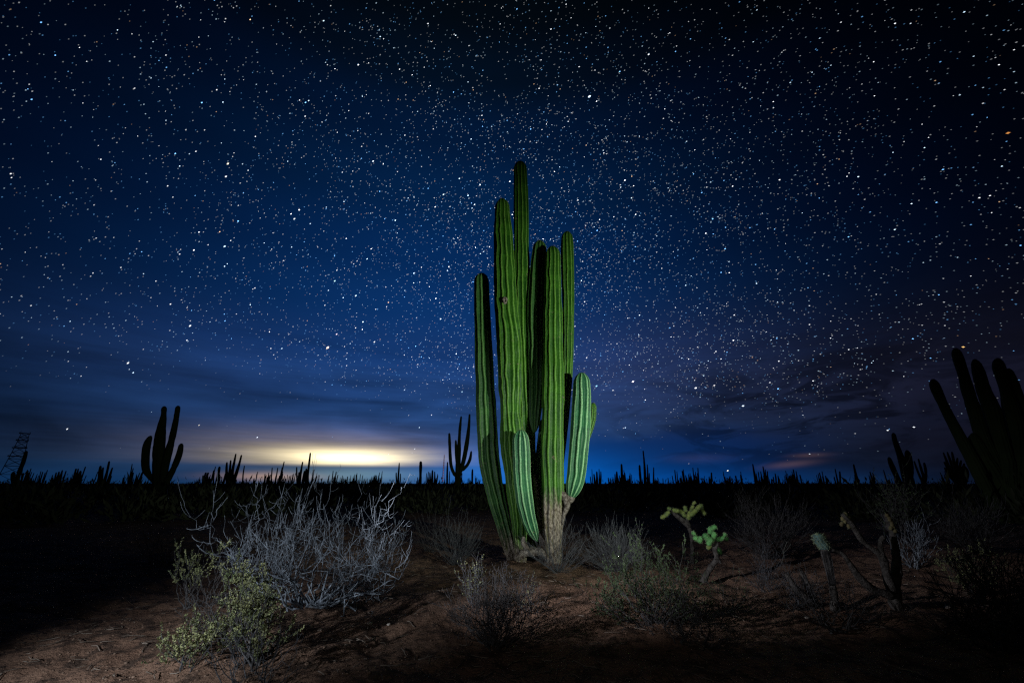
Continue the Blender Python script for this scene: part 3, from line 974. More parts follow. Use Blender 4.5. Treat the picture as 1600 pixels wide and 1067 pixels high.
def mast():
    Y = 900.0
    base = W(692, 755, Y); base[2] = 0
    zt = W(693, 711, Y)[2]
    root = thing('radio_mast', 'faint reddish lit mast on the horizon left of the five-armed cactus', 'mast', base)
    pale = mottled('red_white_paint', (.5, .2, .15), (.6, .5, .45), .1)
    h = lambda t: .5 + 3.2 * (1 - t)
    for a in range(3):
        an = a * 2.094 + .3
        mb = MB(); mb.tube([base + [math.cos(an) * h(t), math.sin(an) * h(t), zt * t] for t in (0, .5, 1)], .22, 4); mb.build('leg', pale, root, base)
    added_glow = emit_mat('mast_added_glow', (1.0, .30, .20), .16)  # glowing pieces added along the mast so it stands out from the dark
    for t in np.linspace(.12, 1, 11):
        mb = MB(); mb.tube([base + [0, 0, zt * t - 1.6], base + [0, 0, zt * t + 1.6]], [.45 + .5 * (1 - t)] * 2, 6); mb.build('added_glow', added_glow, root, base)


mast()


# ------------------------------------------------------------------ shrubs
def bez(a, b, c, n):
    t = np.linspace(0, 1, n)[:, None]
    return (1 - t) ** 2 * a + 2 * t * (1 - t) * b + t * t * c


def rnd(s=1.0):
    return rng.normal(size=3) * s


def shrub(name, label, base, targets, mat, stem_r=.012, sides=(10, 5), side_len=(.28, .10), curl=.5, spread=.7, leaf=None, leaf_mat=None,
          cat='shrub', bow=.6, u0=.35, tip_r=.0016, wob=.06, group=None, leafp=1.0, stem_parts=True, root=None, seg=6):
    base = np.array(base, float)
    if root is None:
        root = thing(name, label, cat, base, group)
    tw = MB(); lf = MB()
    LP, LD = [], []
    stems = MB()
    for tg in targets:
        tg = np.array(tg, float)
        b0 = base + np.array([*(rng.normal(size=2) * .035), -.03])
        v = tg - b0
        ctrl = b0 + v * np.array([bow, bow, 1 - bow]) + rnd(.05 * np.linalg.norm(v))
        P = bez(b0, ctrl, tg, 9)
        P[1:-1] += rng.normal(size=(7, 3)) * wob * np.linalg.norm(v) * .25
        R = np.linspace(stem_r * rng.uniform(.6, 1.1), tip_r * 1.3, 9)
        if stem_parts:
            m_ = MB(); m_.tube(P, R, 5); m_.build('stem', mat, root, base)
        else:
            tw.tube(P, R, 3)
        L = np.linalg.norm(v)

        def side(P, R, lvl):
            ns = sides[lvl]
            for _ in range(max(1, int(ns * rng.uniform(.6, 1.3)))):
                u = u0 + (1 - u0) * rng.random() ** .8
                if lvl: u = .25 + .75 * rng.random()
                f = u * (len(P) - 1); i = min(int(f), len(P) - 2); fr = f - i
                p = P[i] * (1 - fr) + P[i + 1] * fr
                td = P[i + 1] - P[i]; td /= np.linalg.norm(td) + 1e-9
                dr = td + rnd(spread); dr /= np.linalg.norm(dr)
                ln = side_len[lvl] * rng.uniform(.45, 1.35)
                end = p + dr * ln + np.array([0, 0, curl * ln])
                mid = p + dr * ln * .55 + rnd(.08 * ln)
                Q = bez(p, mid, end, seg)
                if lvl == 0: Q[1:-1] += rng.normal(size=(seg - 2, 3)) * ln * wob * .35
                r0 = max(tip_r * 1.5, np.interp(f, np.arange(len(R)), R) * .6)
                RR = np.linspace(r0, tip_r, seg)
                tw.tube(Q, RR, 3, cap=False)
                if leaf and (lvl == len(sides) - 1 or rng.random() < .3):
                    k = int(leaf[0] * rng.uniform(.5, 1.4))
                    if rng.random() < leafp and k:
                        uu = rng.random(k) ** .7
                        pp = np.stack([np.interp(uu * (seg - 1), np.arange(seg), Q[:, c]) for c in range(3)], 1)
                        LP.append(pp); LD.append(rng.normal(size=(k, 3)) + (end - p) / ln * .8 + np.array([0, 0, .3]))
                if lvl + 1 < len(sides): side(Q, RR, lvl + 1)
        if sides: side(P, R, 0)
    if tw.n: tw.build('twigs', mat, root, base, kind='stuff')
    if LP:
        p = np.vstack(LP); n = len(p)
        lf.leaves(p, np.vstack(LD), rng.uniform(.6, 1.3, n) * leaf[1], rng.uniform(.7, 1.2, n) * leaf[2])
        lf.build('leaves', leaf_mat, root, base, kind='stuff')
    return root


def jt(px, py, Y, j=.12):
    """target at a photo position with scatter in depth"""
    return W(px, py, Y + rng.normal() * j)


# A the big bare bush left of the middle
b = ground_at(482, 948)
T = []
for i in range(17):
    t = i / 16
    a = math.radians(-76 + 152 * t + rng.normal() * 4)
    rr = rng.uniform(.70, 1.0)
    px = 482 + math.sin(a) * (150 if a < 0 else 148) * rr
    py = 940 - math.cos(a) * 152 * rr
    T.append(jt(px, min(py, 905), b[1], .35))
for px, py in [(330, 800), (345, 838), (360, 790), (400, 762), (440, 768), (505, 765), (545, 778), (575, 800), (600, 790), (625, 812), (640, 850), (610, 870), (560, 880), (520, 860), (420, 850), (455, 820), (500, 820), (590, 850), (470, 790)]:
    T.append(jt(px, py + 24, b[1], .3))
shrub('bare_shrub', 'large leafless silvery bush with curling twigs left of the lit cactus', b, T, M_TWIG, .010, (11, 3), (.24, .11), curl=.5, spread=.95, bow=.68, u0=.36, tip_r=.0013, wob=.22, seg=8)

# B leafy yellow-green bush in front of it
b = ground_at(398, 1040)
T = [jt(x, y, b[1] + dyy, .10) for x, y, dyy in [(345, 860, .55), (360, 880, .5), (378, 905, .4), (390, 930, .3), (400, 900, .35), (405, 935, .25), (372, 950, .25), (420, 945, .2), (385, 965, .1), (360, 970, .1), (410, 970, .1), (430, 925, .25), (348, 975, .1), (375, 925, .3), (395, 950, .1), (415, 905, .3), (350, 985, 0), (440, 990, 0), (405, 1000, -.05), (380, 895, .35)]]
shrub('leafy_shrub', 'yellow-green small-leaved bush in front of the large bare one', b, T, M_TWIGD, .006, (10, 5), (.085, .04), curl=.3, spread=.75, leaf=(17, .0115, .0068), leaf_mat=M_LEAFY, u0=.45, tip_r=.0012)
b = ground_at(300, 948)
T = [jt(x, y, b[1], .1) for x, y in [(295, 868), (282, 885), (300, 890), (275, 895), (310, 900), (290, 905), (318, 892)]]
shrub('leafy_shrub', 'small tuft-like leafy bush at the left side of the bare one', b, T, M_TWIGD, .006, (6, 3), (.14, .06), leaf=(16, .015, .009), leaf_mat=M_LEAFY, u0=.5, tip_r=.0012)
b = ground_at(300, 1040)
T = [jt(x, y, b[1], .06) for x, y in [(262, 1015), (275, 1003), (290, 998), (305, 1000), (318, 1010), (270, 1025), (285, 1018), (330, 1008), (300, 1015)]]
shrub('leafy_shrub', 'low leafy sprawl near the bottom left corner', b, T, M_TWIGD, .005, (6, 3), (.09, .045), leaf=(18, .013, .008), leaf_mat=M_LEAFY, u0=.4, tip_r=.001)

# C dry stalks at the bottom left
b = ground_at(385, 1085)
T = [jt(x, y, b[1] + .05, .12) for x, y in [(330, 1000), (345, 990), (365, 1010), (392, 1000), (410, 1030), (440, 985), (455, 1010), (430, 1045), (350, 1035), (380, 975), (320, 1030), (405, 960), (470, 1040)]]
shrub('dry_stalks', 'dry pale grass stalks at the bottom edge below the yellow-green bush', b, T, M_WIRE, .004, (5, 2), (.16, .07), curl=.1, spread=.6, cat='dry plant', u0=.3, tip_r=.001, wob=.12)
b = ground_at(360, 1005)
T = [jt(x + rng.normal() * 10, y, b[1] + .1, .12) for x, y in [(340, 925), (355, 940), (320, 950), (375, 950), (335, 970), (310, 940), (400, 960), (385, 935), (330, 905), (300, 975)]]
shrub('bare_shrub', 'thin dead grey bush tangled under the yellow-green leaves', b, T, M_TWIGD, .004, (9, 4), (.15, .07), curl=.2, spread=.8, u0=.2, tip_r=.001, wob=.12)

# D dead bush in front of the cactus
b = ground_at(770, 1010)
T = [jt(x, y, b[1] + rng.uniform(0, .5), .12) for x, y in [(720, 945), (735, 930), (755, 905), (770, 890), (785, 905), (800, 925), (820, 930), (835, 945), (845, 965), (725, 975), (715, 960), (760, 950), (790, 950), (815, 960), (748, 985), (830, 985), (775, 925), (805, 945), (770, 960), (740, 960), (850, 945), (795, 935)]]
shrub('bare_shrub', 'low dead grey bush in the foreground in front of the lit cactus', b, T, M_TWIGD, .006, (12, 5), (.15, .07), curl=.25, spread=.85, u0=.25, tip_r=.0011, wob=.12)
b = ground_at(742, 945)
T = [jt(x, y, b[1], .04) for x, y in [(727, 893), (735, 890), (745, 895), (752, 888), (757, 900), (722, 905), (748, 905), (733, 910)]]
shrub('leafy_shrub', 'small pale yellow-green sprig behind the low dead bush', b, T, M_WIRE, .005, (6, 3), (.09, .04), leaf=(5, .013, .006), leaf_mat=M_LEAFY, curl=.5, u0=.35, tip_r=.0013)
b = ground_at(825, 955)
T = [jt(x, y, b[1], .06) for x, y in [(815, 908), (822, 915), (830, 922), (808, 925), (812, 940)]]
shrub('leafy_shrub', 'tiny yellowish sprig right of the low dead bush', b, T, M_WIRE, .003, (5, 3), (.09, .04), leaf=(4, .010, .005), leaf_mat=M_LEAFY, curl=.5, u0=.35, tip_r=.001)

# E wiry tufts round the cactus
def tuft(label, cx, cy, spread_px, top, n, mat=M_WIRE, nm='wiry_shrub', kx=0, dep=.15, sides=(3,), sl=(.17,), sr=.0026, tr=.0008, low=.62):
    b = ground_at(cx, cy)
    T = []
    for i in range(n):
        a = rng.uniform(-1.25, 1.25)
        rr = rng.uniform(low, 1.0)
        T.append(jt(cx + kx + math.sin(a) * spread_px * rr, cy - math.cos(a) * (cy - top) * rr, b[1], dep))
    return shrub(nm, label, b, T, mat, sr, sides, sl, curl=.25, spread=.35, u0=.3, tip_r=tr, wob=.07, bow=.5, stem_parts=n <= 40)


tuft('wiry grey tuft right at the foot of the lit cactus', 872, 893, 62, 815, 70, dep=.22)
tuft('hemispherical grey wiry shrub right of the lit cactus foot', 962, 892, 62, 822, 150, sides=(4,), dep=.25)
tuft('dim wiry shrub left of the lit cactus foot', 712, 882, 52, 802, 90, dep=.3)
tuft('very dim twiggy shrub farther left of the cactus foot', 672, 862, 40, 800, 50, M_TWIGD, dep=.3)
tuft('few pale dry sticks standing on the lit soil at right', 1196, 905, 34, 838, 26, dep=.12)
tuft('sprawling dry tuft on the right-hand soil patch', 1200, 922, 46, 880, 36, dep=.15, low=.4)

# F green leafy bush front right of the cactus
b = ground_at(1020, 975)
T = [jt(x, y, b[1] + rng.uniform(-.1, .5), .15) for x, y in [(985, 868), (1000, 880), (1015, 872), (1040, 880), (1062, 885), (970, 890), (990, 905), (1010, 900), (1035, 905), (1070, 905), (955, 910), (975, 925), (1000, 930), (1025, 925), (1055, 930), (1080, 925), (940, 930), (935, 950), (960, 955), (990, 960), (1020, 955), (1060, 960), (1095, 945), (1045, 945), (1010, 945), (930, 940)]]
shrub('leafy_shrub', 'wide grey-green leafy bush front right of the lit cactus', b, T, M_TWIGD, .007, (7, 4), (.16, .07), leaf=(18, .014, .008), leaf_mat=M_LEAFG, curl=.45, u0=.3, tip_r=.0011)
b = ground_at(1075, 1010)
T = [jt(x, y, b[1] + .1, .2) for x, y in [(1000, 975), (1030, 960), (1060, 950), (1090, 955), (1115, 965), (1140, 980), (1015, 1000), (1120, 1000), (1080, 975), (1045, 985)]]
shrub('bare_shrub', 'low dark twiggy bush at the bottom right of centre', b, T, M_TWIGD, .006, (9, 4), (.18, .08), curl=.3, spread=.8, u0=.25, tip_r=.0012, wob=.12)
b = ground_at(1135, 962)
T = [jt(x, y, b[1], .1) for x, y in [(1115, 915), (1130, 920), (1150, 925), (1120, 935), (1145, 940), (1162, 930), (1108, 945)]]
shrub('leafy_shrub', 'small yellowish weed under the leaning cholla trunk', b, T, M_TWIGD, .004, (6, 3), (.10, .05), leaf=(6, .012, .006), leaf_mat=M_LEAFG, u0=.3, tip_r=.001)

# G shrubs behind at right
tuft('tall thin leafless shrub in the gloom behind the right soil patch', 1200, 872, 62, 778, 60, M_TWIGD, 'bare_shrub', dep=.4, sides=(5, 3), sl=(.3, .14), sr=.006, tr=.0014)
tuft('sparse bluish stick shrub behind the forked dead cactus', 1428, 888, 36, 820, 18, M_TWIG, 'bare_shrub', dep=.2, sides=(4, 2), sl=(.22, .12), sr=.006, tr=.002)
tuft('barely visible sparse shrub in the dark on the left', 258, 882, 46, 838, 30, M_TWIGD, 'bare_shrub', dep=.3, sides=(5, 3), sl=(.25, .12), sr=.005)
tuft('dark sparse shrub at far right beyond the yellow-green one', 1520, 862, 44, 800, 30, M_TWIGD, 'bare_shrub', dep=.4, sides=(6, 3), sl=(.3, .15), sr=.008, tr=.002)
b = ground_at(1402, 862)
T = [jt(x, y, b[1], .3) for x, y in [(1375, 795), (1395, 785), (1412, 790), (1420, 800), (1385, 808), (1405, 805)]]
shrub('leafy_shrub', 'dim green feathery bush behind the forked dead cactus', b, T, M_TWIGD, .012, (8, 5), (.35, .16), leaf=(6, .03, .008), leaf_mat=M_LEAFG, u0=.5, tip_r=.002)

# H yellow-green bush at right and thorny bush on the edge
b = ground_at(1525, 925)
T = [jt(x, y, b[1], .15) for x, y in [(1490, 885), (1500, 878), (1512, 888), (1525, 880), (1538, 875), (1548, 886), (1500, 895), (1530, 895), (1550, 900), (1485, 895), (1518, 898)]]
shrub('leafy_shrub', 'small bright yellow-green bush near the right edge', b, T, M_TWIGD, .006, (7, 4), (.14, .07), leaf=(9, .016, .008), leaf_mat=M_LEAFY, u0=.5, tip_r=.0012)
b = ground_at(1572, 1010)
T = [jt(x, y, b[1] + .1, .25) for x, y in [(1490, 960), (1500, 935), (1525, 925), (1550, 900), (1570, 885), (1590, 895), (1600, 920), (1510, 985), (1540, 950), (1575, 940), (1595, 960), (1620, 900), (1640, 940), (1530, 1000), (1565, 965), (1610, 985), (1480, 985)]]
shrub('thorn_bush', 'dark tangled thorn bush filling the lower right edge', b, T, M_DEAD, .010, (11, 5), (.24, .11), curl=.2, spread=.8, u0=.2, tip_r=.0018, wob=.14)

# I tangled bare bush around the dead cactus
b = ground_at(1310, 985)
T = [jt(x, y, b[1] + .15, .18) for x, y in [(1232, 905), (1245, 930), (1260, 900), (1275, 930), (1315, 925), (1345, 935), (1362, 940), (1240, 960), (1262, 955), (1300, 940), (1335, 940), (1370, 955), (1390, 965), (1285, 950), (1255, 975), (1350, 975)]]
shrub('bare_shrub', 'tangled leafless bush below the forked dead cactus', b, T, M_TWIGD, .009, (5, 3), (.20, .09), curl=.25, spread=.8, u0=.35, tip_r=.0014, wob=.17)
tuft('pale dry twigs heaped beside the teal-topped cactus', 1248, 948, 34, 890, 30, M_WIRE, 'bare_shrub', dep=.12, low=.3)


# ------------------------------------------------------------------ chollas
def segment(root, org, a, b, w, Y, mat, spn=70, sl=.02, Yb=None, name='segment'):
    A = W(a[0], a[1], Y); B = W(b[0], b[1], Yb or Y)
    d = B - A; L = np.linalg.norm(d); d /= L
    R = w * .5 * pxm(Y)
    n, k = 12, 12
    t = np.linspace(0, 1, n)
    prof = R * .86 * np.sqrt(np.clip(1 - np.abs(2 * t - 1) ** 6.0, .02, 1))
    P = A[None] + d[None] * (t * L)[:, None] + np.sin(t * math.pi)[:, None] * rnd(.05 * L)[None]
    mb = MB(); mb.tube(P, prof, k)
    v = mb.v[0]; m = n * k
    cen = np.repeat(P, k, axis=0)
    ii, jj = np.divmod(np.arange(m), k)
    v[:m] = cen + (v[:m] - cen) * (1 + .10 * (((ii + jj) % 2) * 2 - 1))[:, None]
    o = mb.build(name, mat, root, org, smooth=True)
    sp = MB()
    for _ in range(spn):
        i = rng.integers(0, m)
        base = v[i]; out = base - cen[i]; out /= np.linalg.norm(out) + 1e-9
        for _2 in range(2):
            dd = out + rnd(.5); dd /= np.linalg.norm(dd)
            s1 = np.cross(dd, [.3, .2, 1]); s1 /= np.linalg.norm(s1)
            s2 = np.cross(s1, dd)
            sp.add([base + s1 * .0013, base - s1 * .0013, base + s2 * .002, base + dd * sl * rng.uniform(.6, 1.3)], t=[(0, 1, 3), (1, 2, 3), (2, 0, 3)])
    sp.build('spines', M_CHSP, o, org, kind='stuff')
    return o


def limb(root, org, rows, Y, mat=M_DEAD, name='branch', label=None, k=9, rough=.22):
    return woody(rows, Y, name, label, mat, root, org, rough, k)


b = ground_at(1098, 910); Y = b[1]
ch = thing('cholla_cactus', 'small cholla with crooked dark trunk and round green pads right of the leafy bush', 'cactus', b)
limb(ch, b, [(1121, 848, 6), (1117, 858, 7), (1120, 872, 8), (1112, 885, 8), (1104, 897, 9), (1099, 907, 11), (1096, 916, 12)], Y, name='trunk')
limb(ch, b, [(1118, 876, 7), (1124, 877, 5), (1126, 880, 3)], Y - .03, name='stub')
for a_, c_, w_, m_ in [((1117, 850), (1124, 862), 10, M_CHOLLA), ((1114, 848), (1110, 822), 11, M_CHOLLA), ((1112, 846), (1100, 834), 12, M_CHOLLA), ((1118, 842), (1132, 838), 9, M_CHOLLA),
                       ((1129, 840), (1138, 842), 8, M_CHOLLA), ((1110, 828), (1120, 822), 9, M_CHOLLA), ((1098, 846), (1084, 838), 11, M_CHOLLA), ((1092, 848), (1096, 838), 9, M_CHOLLA),
                       ((1106, 852), (1112, 840), 10, M_CHOLLA), ((1086, 836), (1081, 830), 7, M_CHOLLA), ((1104, 856), (1110, 851), 8, M_CHOLLAY), ((1130, 838), (1134, 833), 7, M_CHOLLA), ((1122, 856), (1126, 866), 8, M_CHOLLA),
                       ((1113, 843), (1118, 832), 10, M_CHOLLA)]:
    segment(ch, b, a_, c_, w_ * .85, Y + rng.normal() * .05, m_, 70, .014)

b = ground_at(1082, 880); Y = b[1]
ch = thing('cholla_cactus', 'spreading cholla with yellowish jointed arms in the dark behind the pad-bearing one', 'cactus', b)
limb(ch, b, [(1076, 802, 5), (1074, 815, 5), (1080, 835, 6), (1082, 862, 7), (1082, 884, 9)], Y, name='trunk')
limb(ch, b, [(1048, 798, 6), (1058, 806, 7), (1068, 814, 8), (1077, 822, 8)], Y, name='branch')
for a_, c_, w_ in [((1075, 812), (1078, 798), 8), ((1078, 806), (1090, 795), 9), ((1088, 797), (1098, 788), 8), ((1096, 794), (1103, 804), 7), ((1080, 800), (1084, 789), 7), ((1070, 802), (1060, 797), 8),
                   ((1061, 798), (1050, 796), 8), ((1050, 797), (1043, 793), 6), ((1046, 799), (1040, 806), 7), ((1041, 804), (1032, 809), 7), ((1072, 800), (1070, 790), 7), ((1090, 793), (1100, 793), 7),
                   ((1066, 803), (1074, 806), 8), ((1082, 788), (1087, 784), 5)]:
    segment(ch, b, a_, c_, w_ * .88, Y + rng.normal() * .08, M_CHOLLAY, 60, .016)

# forked dead cactus
b = ground_at(1398, 948); Y = b[1]
dc = thing('dead_cactus', 'forked dead cactus skeleton with withered tips at right', 'cactus', b)
limb(dc, b, [(1385, 803, 7), (1390, 817, 9), (1396, 840, 10), (1400, 862, 11), (1401, 893, 13), (1399, 915, 15), (1398, 935, 18), (1404, 955, 18)], Y, label='straightest branch')
limb(dc, b, [(1316, 803, 6), (1329, 817, 8), (1343, 838, 8), (1356, 852, 8), (1370, 862, 10), (1380, 875, 11), (1386, 899, 12), (1394, 925, 13)], Y - .05)
limb(dc, b, [(1381, 838, 6), (1376, 846, 7), (1376, 862, 8), (1380, 876, 9)], Y - .06)
limb(dc, b, [(1301, 859, 5), (1317, 866, 7), (1331, 886, 9), (1346, 905, 11), (1366, 921, 12), (1394, 931, 13)], Y - .1)
for px, py in [(1318, 806), (1322, 810), (1326, 806), (1316, 815), (1324, 818), (1330, 812), (1320, 800), (1388, 806), (1392, 814), (1395, 820), (1398, 826), (1386, 802), (1393, 822)]:
    segment(dc, b, (px, py), (px + rng.uniform(-3, 4), py + rng.uniform(5, 9)), 5.5, Y - .04, M_FRUIT, 8, .012, name='pod')

# teal topped cactus column
b = ground_at(1302, 950); Y = b[1]
tc_ = thing('spiny_cactus', 'blue-grey spiny-tipped cactus column left of the forked dead cactus', 'cactus', b)
limb(tc_, b, [(1288, 858, 12), (1293, 880, 12), (1299, 905, 10), (1303, 930, 10), (1304, 955, 11)], Y, label='dead ribbed trunk')
segment(tc_, b, (1276, 834), (1294, 860), 17, Y, M_TEAL, 260, .022, name='tip')
for k in range(9):
    limb(tc_, b, [(1283 + k * 1.6, 860, 1.6), (1288 + k * 1.5, 880 + rng.uniform(-4, 4), 1.8), (1296 + k * 1.2, 915, 1.6)], Y - .13, M_TWIGD, 'rib', k=4)

# fallen dead limb
b = ground_at(1268, 950); Y = b[1]
fl = thing('dead_branch', 'dark dead branch leaning left of the blue-grey column', 'branch', b)
limb(fl, b, [(1228, 896, 6), (1243, 918, 10), (1258, 932, 11), (1272, 950, 9)], Y)
limb(fl, b, [(1252, 892, 6), (1260, 910, 9), (1268, 930, 9), (1276, 952, 8)], Y + .05)

# ------------------------------------------------------------------ ground litter
def litter():
    rg = np.random.default_rng(9)
    tw = MB()
    for i in range(4200):
        D = 1.3 * (11 / 1.3) ** rg.random()
        a = math.radians(rg.uniform(-56, 56))
        x, y = D * math.sin(a), D * math.cos(a)
        if vnoise(x * .9 + 4, y * .9, 6) < .45 and rg.random() < .75: continue
        th = rg.uniform(0, math.pi); L = rg.uniform(.02, .16) * rg.uniform(.4, 1)
        n = 4
        t = np.linspace(-.5, .5, n)
        px = x + np.cos(th) * t * L + rg.normal(size=n) * L * .05
        py = y + np.sin(th) * t * L + rg.normal(size=n) * L * .05
        pz = hgt(px, py) + .004 + rg.uniform(0, .012)
        tw.tube(np.column_stack([px, py, pz]), rg.uniform(.0012, .0032), 3)
    o = tw.build('fallen_twigs', M_LITTER, kind='stuff')
    tag(o, 'fallen dry twigs littering the reddish soil', 'litter')
    pb = MB()
    ico = np.array([(0, 0, 1), (.894, 0, .447), (.276, .851, .447), (-.724, .526, .447), (-.724, -.526, .447), (.276, -.851, .447),
                    (.724, .526, -.447), (-.276, .851, -.447), (-.894, 0, -.447), (-.276, -.851, -.447), (.724, -.526, -.447), (0, 0, -1)])
    fc = [(0, 1, 2), (0, 2, 3), (0, 3, 4), (0, 4, 5), (0, 5, 1), (1, 6, 2), (2, 7, 3), (3, 8, 4), (4, 9, 5), (5, 10, 1), (2, 6, 7), (3, 7, 8), (4, 8, 9), (5, 9, 10), (1, 10, 6), (6, 11, 7), (7, 11, 8), (8, 11, 9), (9, 11, 10), (10, 11, 6)]
    for i in range(6500):
        D = 1.2 * (10 / 1.2) ** rg.random()
        a = math.radians(rg.uniform(-56, 56))
        x, y = D * math.sin(a), D * math.cos(a)
        r = rg.uniform(.0025, .0075) * (1.8 if rg.random() < .03 else 1)
        z = float(hgt(x, y))
        pb.add(ico * (1 + rg.normal(size=(12, 1)) * .18) * [r * 1.2, r, r * .7] + [x, y, z + r * .15], t=fc)
    o = pb.build('pebbles', M_PEB, kind='stuff')
    tag(o, 'small pebbles and clods scattered over the reddish soil', 'pebbles')
    return ico, fc


ICO, ICF = litter()


def stone(px, py, w, label):
    p = ground_at(px, py)
    r = w * .5 * pxm(p[1])
    mb = MB()
    mb.add(ICO * (1 + rng.normal(size=(12, 1)) * .15) * [r, r * .8, r * .45] + p + [0, 0, r * .2], t=ICF)
    o = mb.build('stone', M_STONE, origin=p)
    o.location = tuple(p)
    tag(o, label, 'stone')


stone(577, 975, 10, 'small pale stone on the lit soil right of the large bare bush')
stone(608, 976, 7, 'smaller pale stone right of the first pale stone on the lit soil')
stone(1481, 951, 11, 'pale stone on the soil below the bright yellow-green right-hand bush')
stone(1262, 968, 9, 'small grey stone left of the tangled leafless bush')
stone(391, 1003, 8, 'small grey stone among the dry stalks at bottom left')


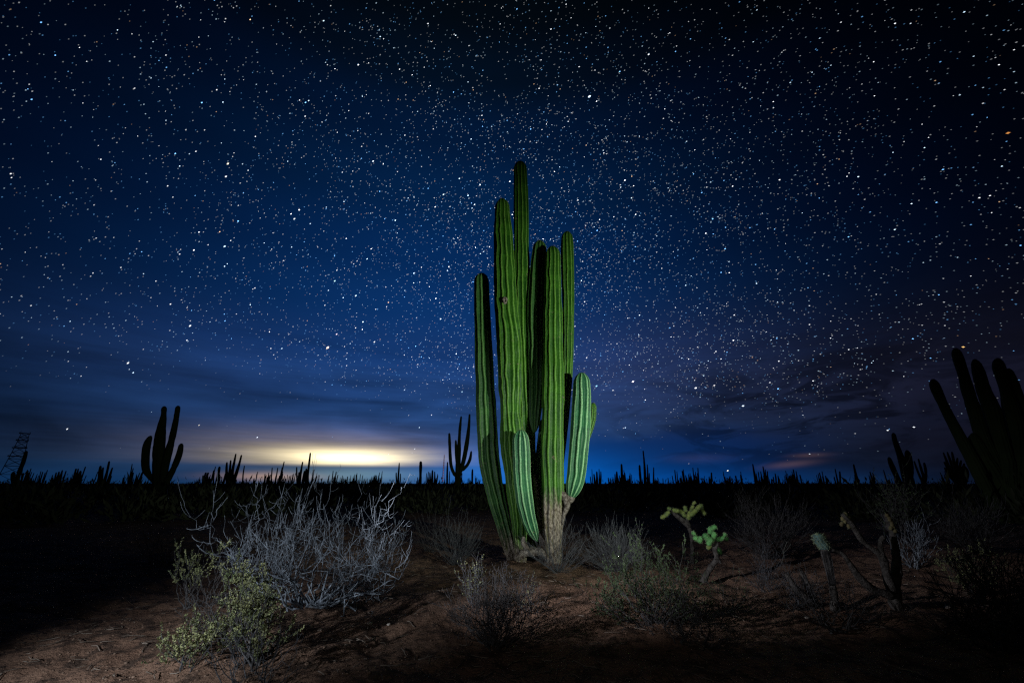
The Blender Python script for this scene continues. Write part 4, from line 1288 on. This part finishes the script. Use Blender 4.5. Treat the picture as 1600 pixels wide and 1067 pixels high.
# ------------------------------------------------------------------ stars
def stars():
    rg = np.random.default_rng(21)
    R = 8000.0
    # rotation pole of the sky: low and to the right, so trails tilt more on the left
    pa, pe = math.radians(38), math.radians(-30)
    pole = np.array([math.sin(pa) * math.cos(pe), math.cos(pa) * math.cos(pe), math.sin(pe)])
    n0 = 250000
    v = rg.normal(size=(n0, 3)); v /= np.linalg.norm(v, axis=1)[:, None]
    v = v[v[:, 2] > .005]
    azd = np.degrees(np.arctan2(v[:, 0], v[:, 1])); eld = np.degrees(np.arcsin(v[:, 2]))
    keep = np.abs(azd) < 100
    v, azd, eld = v[keep], azd[keep], eld[keep]
    # milky band rising from behind the cactus; thin cloud hides stars low down
    band = .40 + .48 * np.exp(-((azd - 6 - (eld - 14) * .05) / 26) ** 2) * np.exp(-((eld - 22) / 26) ** 2)
    clump = .62 + .75 * vnoise(azd / 6 + 60, eld / 5 + 30, 2)
    cloud = np.clip((eld - 6.5 - 5 * (vnoise(azd / 9 + 50, eld / 3 + 20, 1) - .3) + np.clip(azd - 5, 0, 25) * .16) / 7, 0.03, 1) * np.clip((eld - .8) / 3, 0, 1)
    keep = rg.random(len(v)) < np.clip(band * clump, 0, 1) * cloud
    v, azd, eld = v[keep], azd[keep], eld[keep]
    n = len(v)
    mag = rg.random(n)
    bright = .26 * (1 - mag) ** -.64
    bright = np.minimum(bright, 5.0)
    fade = (.30 + .70 * np.exp(-((azd + 4) / 40) ** 2) * np.exp(-(np.clip(eld - 30, 0, 60) / 24) ** 2)) * np.clip(cloud[keep] * 1.1, .35, 1)
    bright *= fade
    cool = rg.random(n)
    colr = np.where((cool < .55)[:, None], np.array([.60, .82, 1.0]), np.array([.92, .95, 1.0]))
    colr = np.where((cool < .28)[:, None], np.array([.18, .50, 1.0]), colr)
    colr = np.where((cool > .975)[:, None], np.array([1.0, .62, .35]), colr)
    size = .36 + .30 * rg.random(n) ** 1.5 * (1 + np.clip(bright - .6, 0, 3) * .16)
    # the brightest ones the photograph shows
    for px, py, b_, s_, c_ in [(512, 543, 5, 1.9, (1, .72, .5)), (921, 151, 5, 1.7, (.6, .8, 1)), (989, 596, 4, 1.6, (1, .85, 1)), (932, 603, 3, 1.5, (.3, .65, 1)), (1087, 606, 4, 1.4, (.9, .93, 1)),
                               (1161, 634, 3.5, 1.4, (.6, .78, 1)), (1137, 735, 3, 1.2, (1, .98, .8)), (977, 668, 2.5, 1.3, (.6, .8, 1)), (556, 462, 3, 1.3, (.6, .85, 1)), (523, 439, 3, 1.2, (.5, .9, 1)),
                               (526, 522, 2.5, 1.2, (1, .8, .85)), (351, 385, 3, 1.3, (.6, .85, 1)), (460, 342, 3, 1.2, (.8, .9, 1)), (356, 256, 3, 1.3, (1, .9, .7)), (353, 276, 2.5, 1.2, (.9, .95, 1)),
                               (297, 509, 3, 1.3, (.8, .9, 1)), (200, 567, 2.5, 1.2, (.9, .95, 1)), (105, 670, 2, 1.1, (.9, .95, 1)), (402, 683, 2.5, 1.1, (.8, .9, 1)), (311, 664, 1.5, 1, (1, .9, .7)),
                               (648, 701, 1.5, 1, (.8, .9, 1)), (632, 609, 1.6, 1.1, (.6, .8, 1)), (1575, 208, 1.2, 1.3, (1, .4, .1)), (1428, 667, 2, 1.2, (.9, .95, 1)), (1387, 672, 2, 1.2, (.9, .95, 1)),
                               (1265, 709, 1.5, 1, (.8, .9, 1)), (693, 304, 3, 1.2, (.7, .9, 1)), (583, 252, 3, 1.2, (.8, .9, 1)), (1505, 542, 2, 1.1, (1, .6, .2)), (1116, 602, 2.2, 1.1, (1, .95, .95)), (802, 266, 1.5, 1, (1, .6, .4)), (722, 612, 1.8, 1.1, (.5, .8, 1))]:
        d = ray(px, py); d = d / np.linalg.norm(d)
        v = np.vstack([v, d]); bright = np.append(bright, b_ * .55); size = np.append(size, s_ * (.68 if py > 640 else .85)); colr = np.vstack([colr, c_])
    n = len(v)
    t = np.cross(pole, v); t /= np.linalg.norm(t, axis=1)[:, None]
    s = np.cross(v, t)
    unit = R / FPX                       # one photograph pixel near the axis
    ln = (unit * 1.5 * size)[:, None]; wd = (unit * .8 * size)[:, None]
    c = v * R
    V = np.stack([c + t * ln, c + s * wd, c - t * ln, c - s * wd, c + v * wd, c - v * wd], 1).reshape(-1, 3)
    T0 = np.array([(0, 1, 5), (1, 2, 5), (2, 3, 5), (3, 0, 5), (1, 0, 4), (2, 1, 4), (3, 2, 4), (0, 3, 4)])
    T = (np.arange(n)[:, None, None] * 6 + T0[None]).reshape(-1, 3)
    mb = MB()
    mb.add(V, t=T, red=np.repeat(colr[:, 0] * bright, 6), green=np.repeat(colr[:, 1] * bright, 6), blue=np.repeat(colr[:, 2] * bright, 6))
    m = bpy.data.materials.new('starlight')
    m.use_nodes = True
    nt = m.node_tree
    nt.nodes.clear()
    em = nt.nodes.new('ShaderNodeEmission')
    nt.links.new(combine(nt, attr(nt, 'red'), attr(nt, 'green'), attr(nt, 'blue')), em.inputs[0])
    em.inputs[1].default_value = .55
    tr = nt.nodes.new('ShaderNodeBsdfTransparent'); ad = nt.nodes.new('ShaderNodeAddShader')
    nt.links.new(em.outputs[0], ad.inputs[0]); nt.links.new(tr.outputs[0], ad.inputs[1])
    mo = nt.nodes.new('ShaderNodeOutputMaterial'); nt.links.new(ad.outputs[0], mo.inputs[0])
    m.cycles.emission_sampling = 'NONE'
    o = mb.build('stars', m, kind='stuff')
    tag(o, 'thousands of short white and blue star streaks over the night sky', 'stars')
    print('stars', n)


stars()
print('tris', sum(len(o.data.loop_triangles) if False else sum(p.loop_total - 2 for p in o.data.polygons) for o in bpy.data.objects if o.type == 'MESH' and o.users_collection and len(o.data.polygons) < 1000000) )
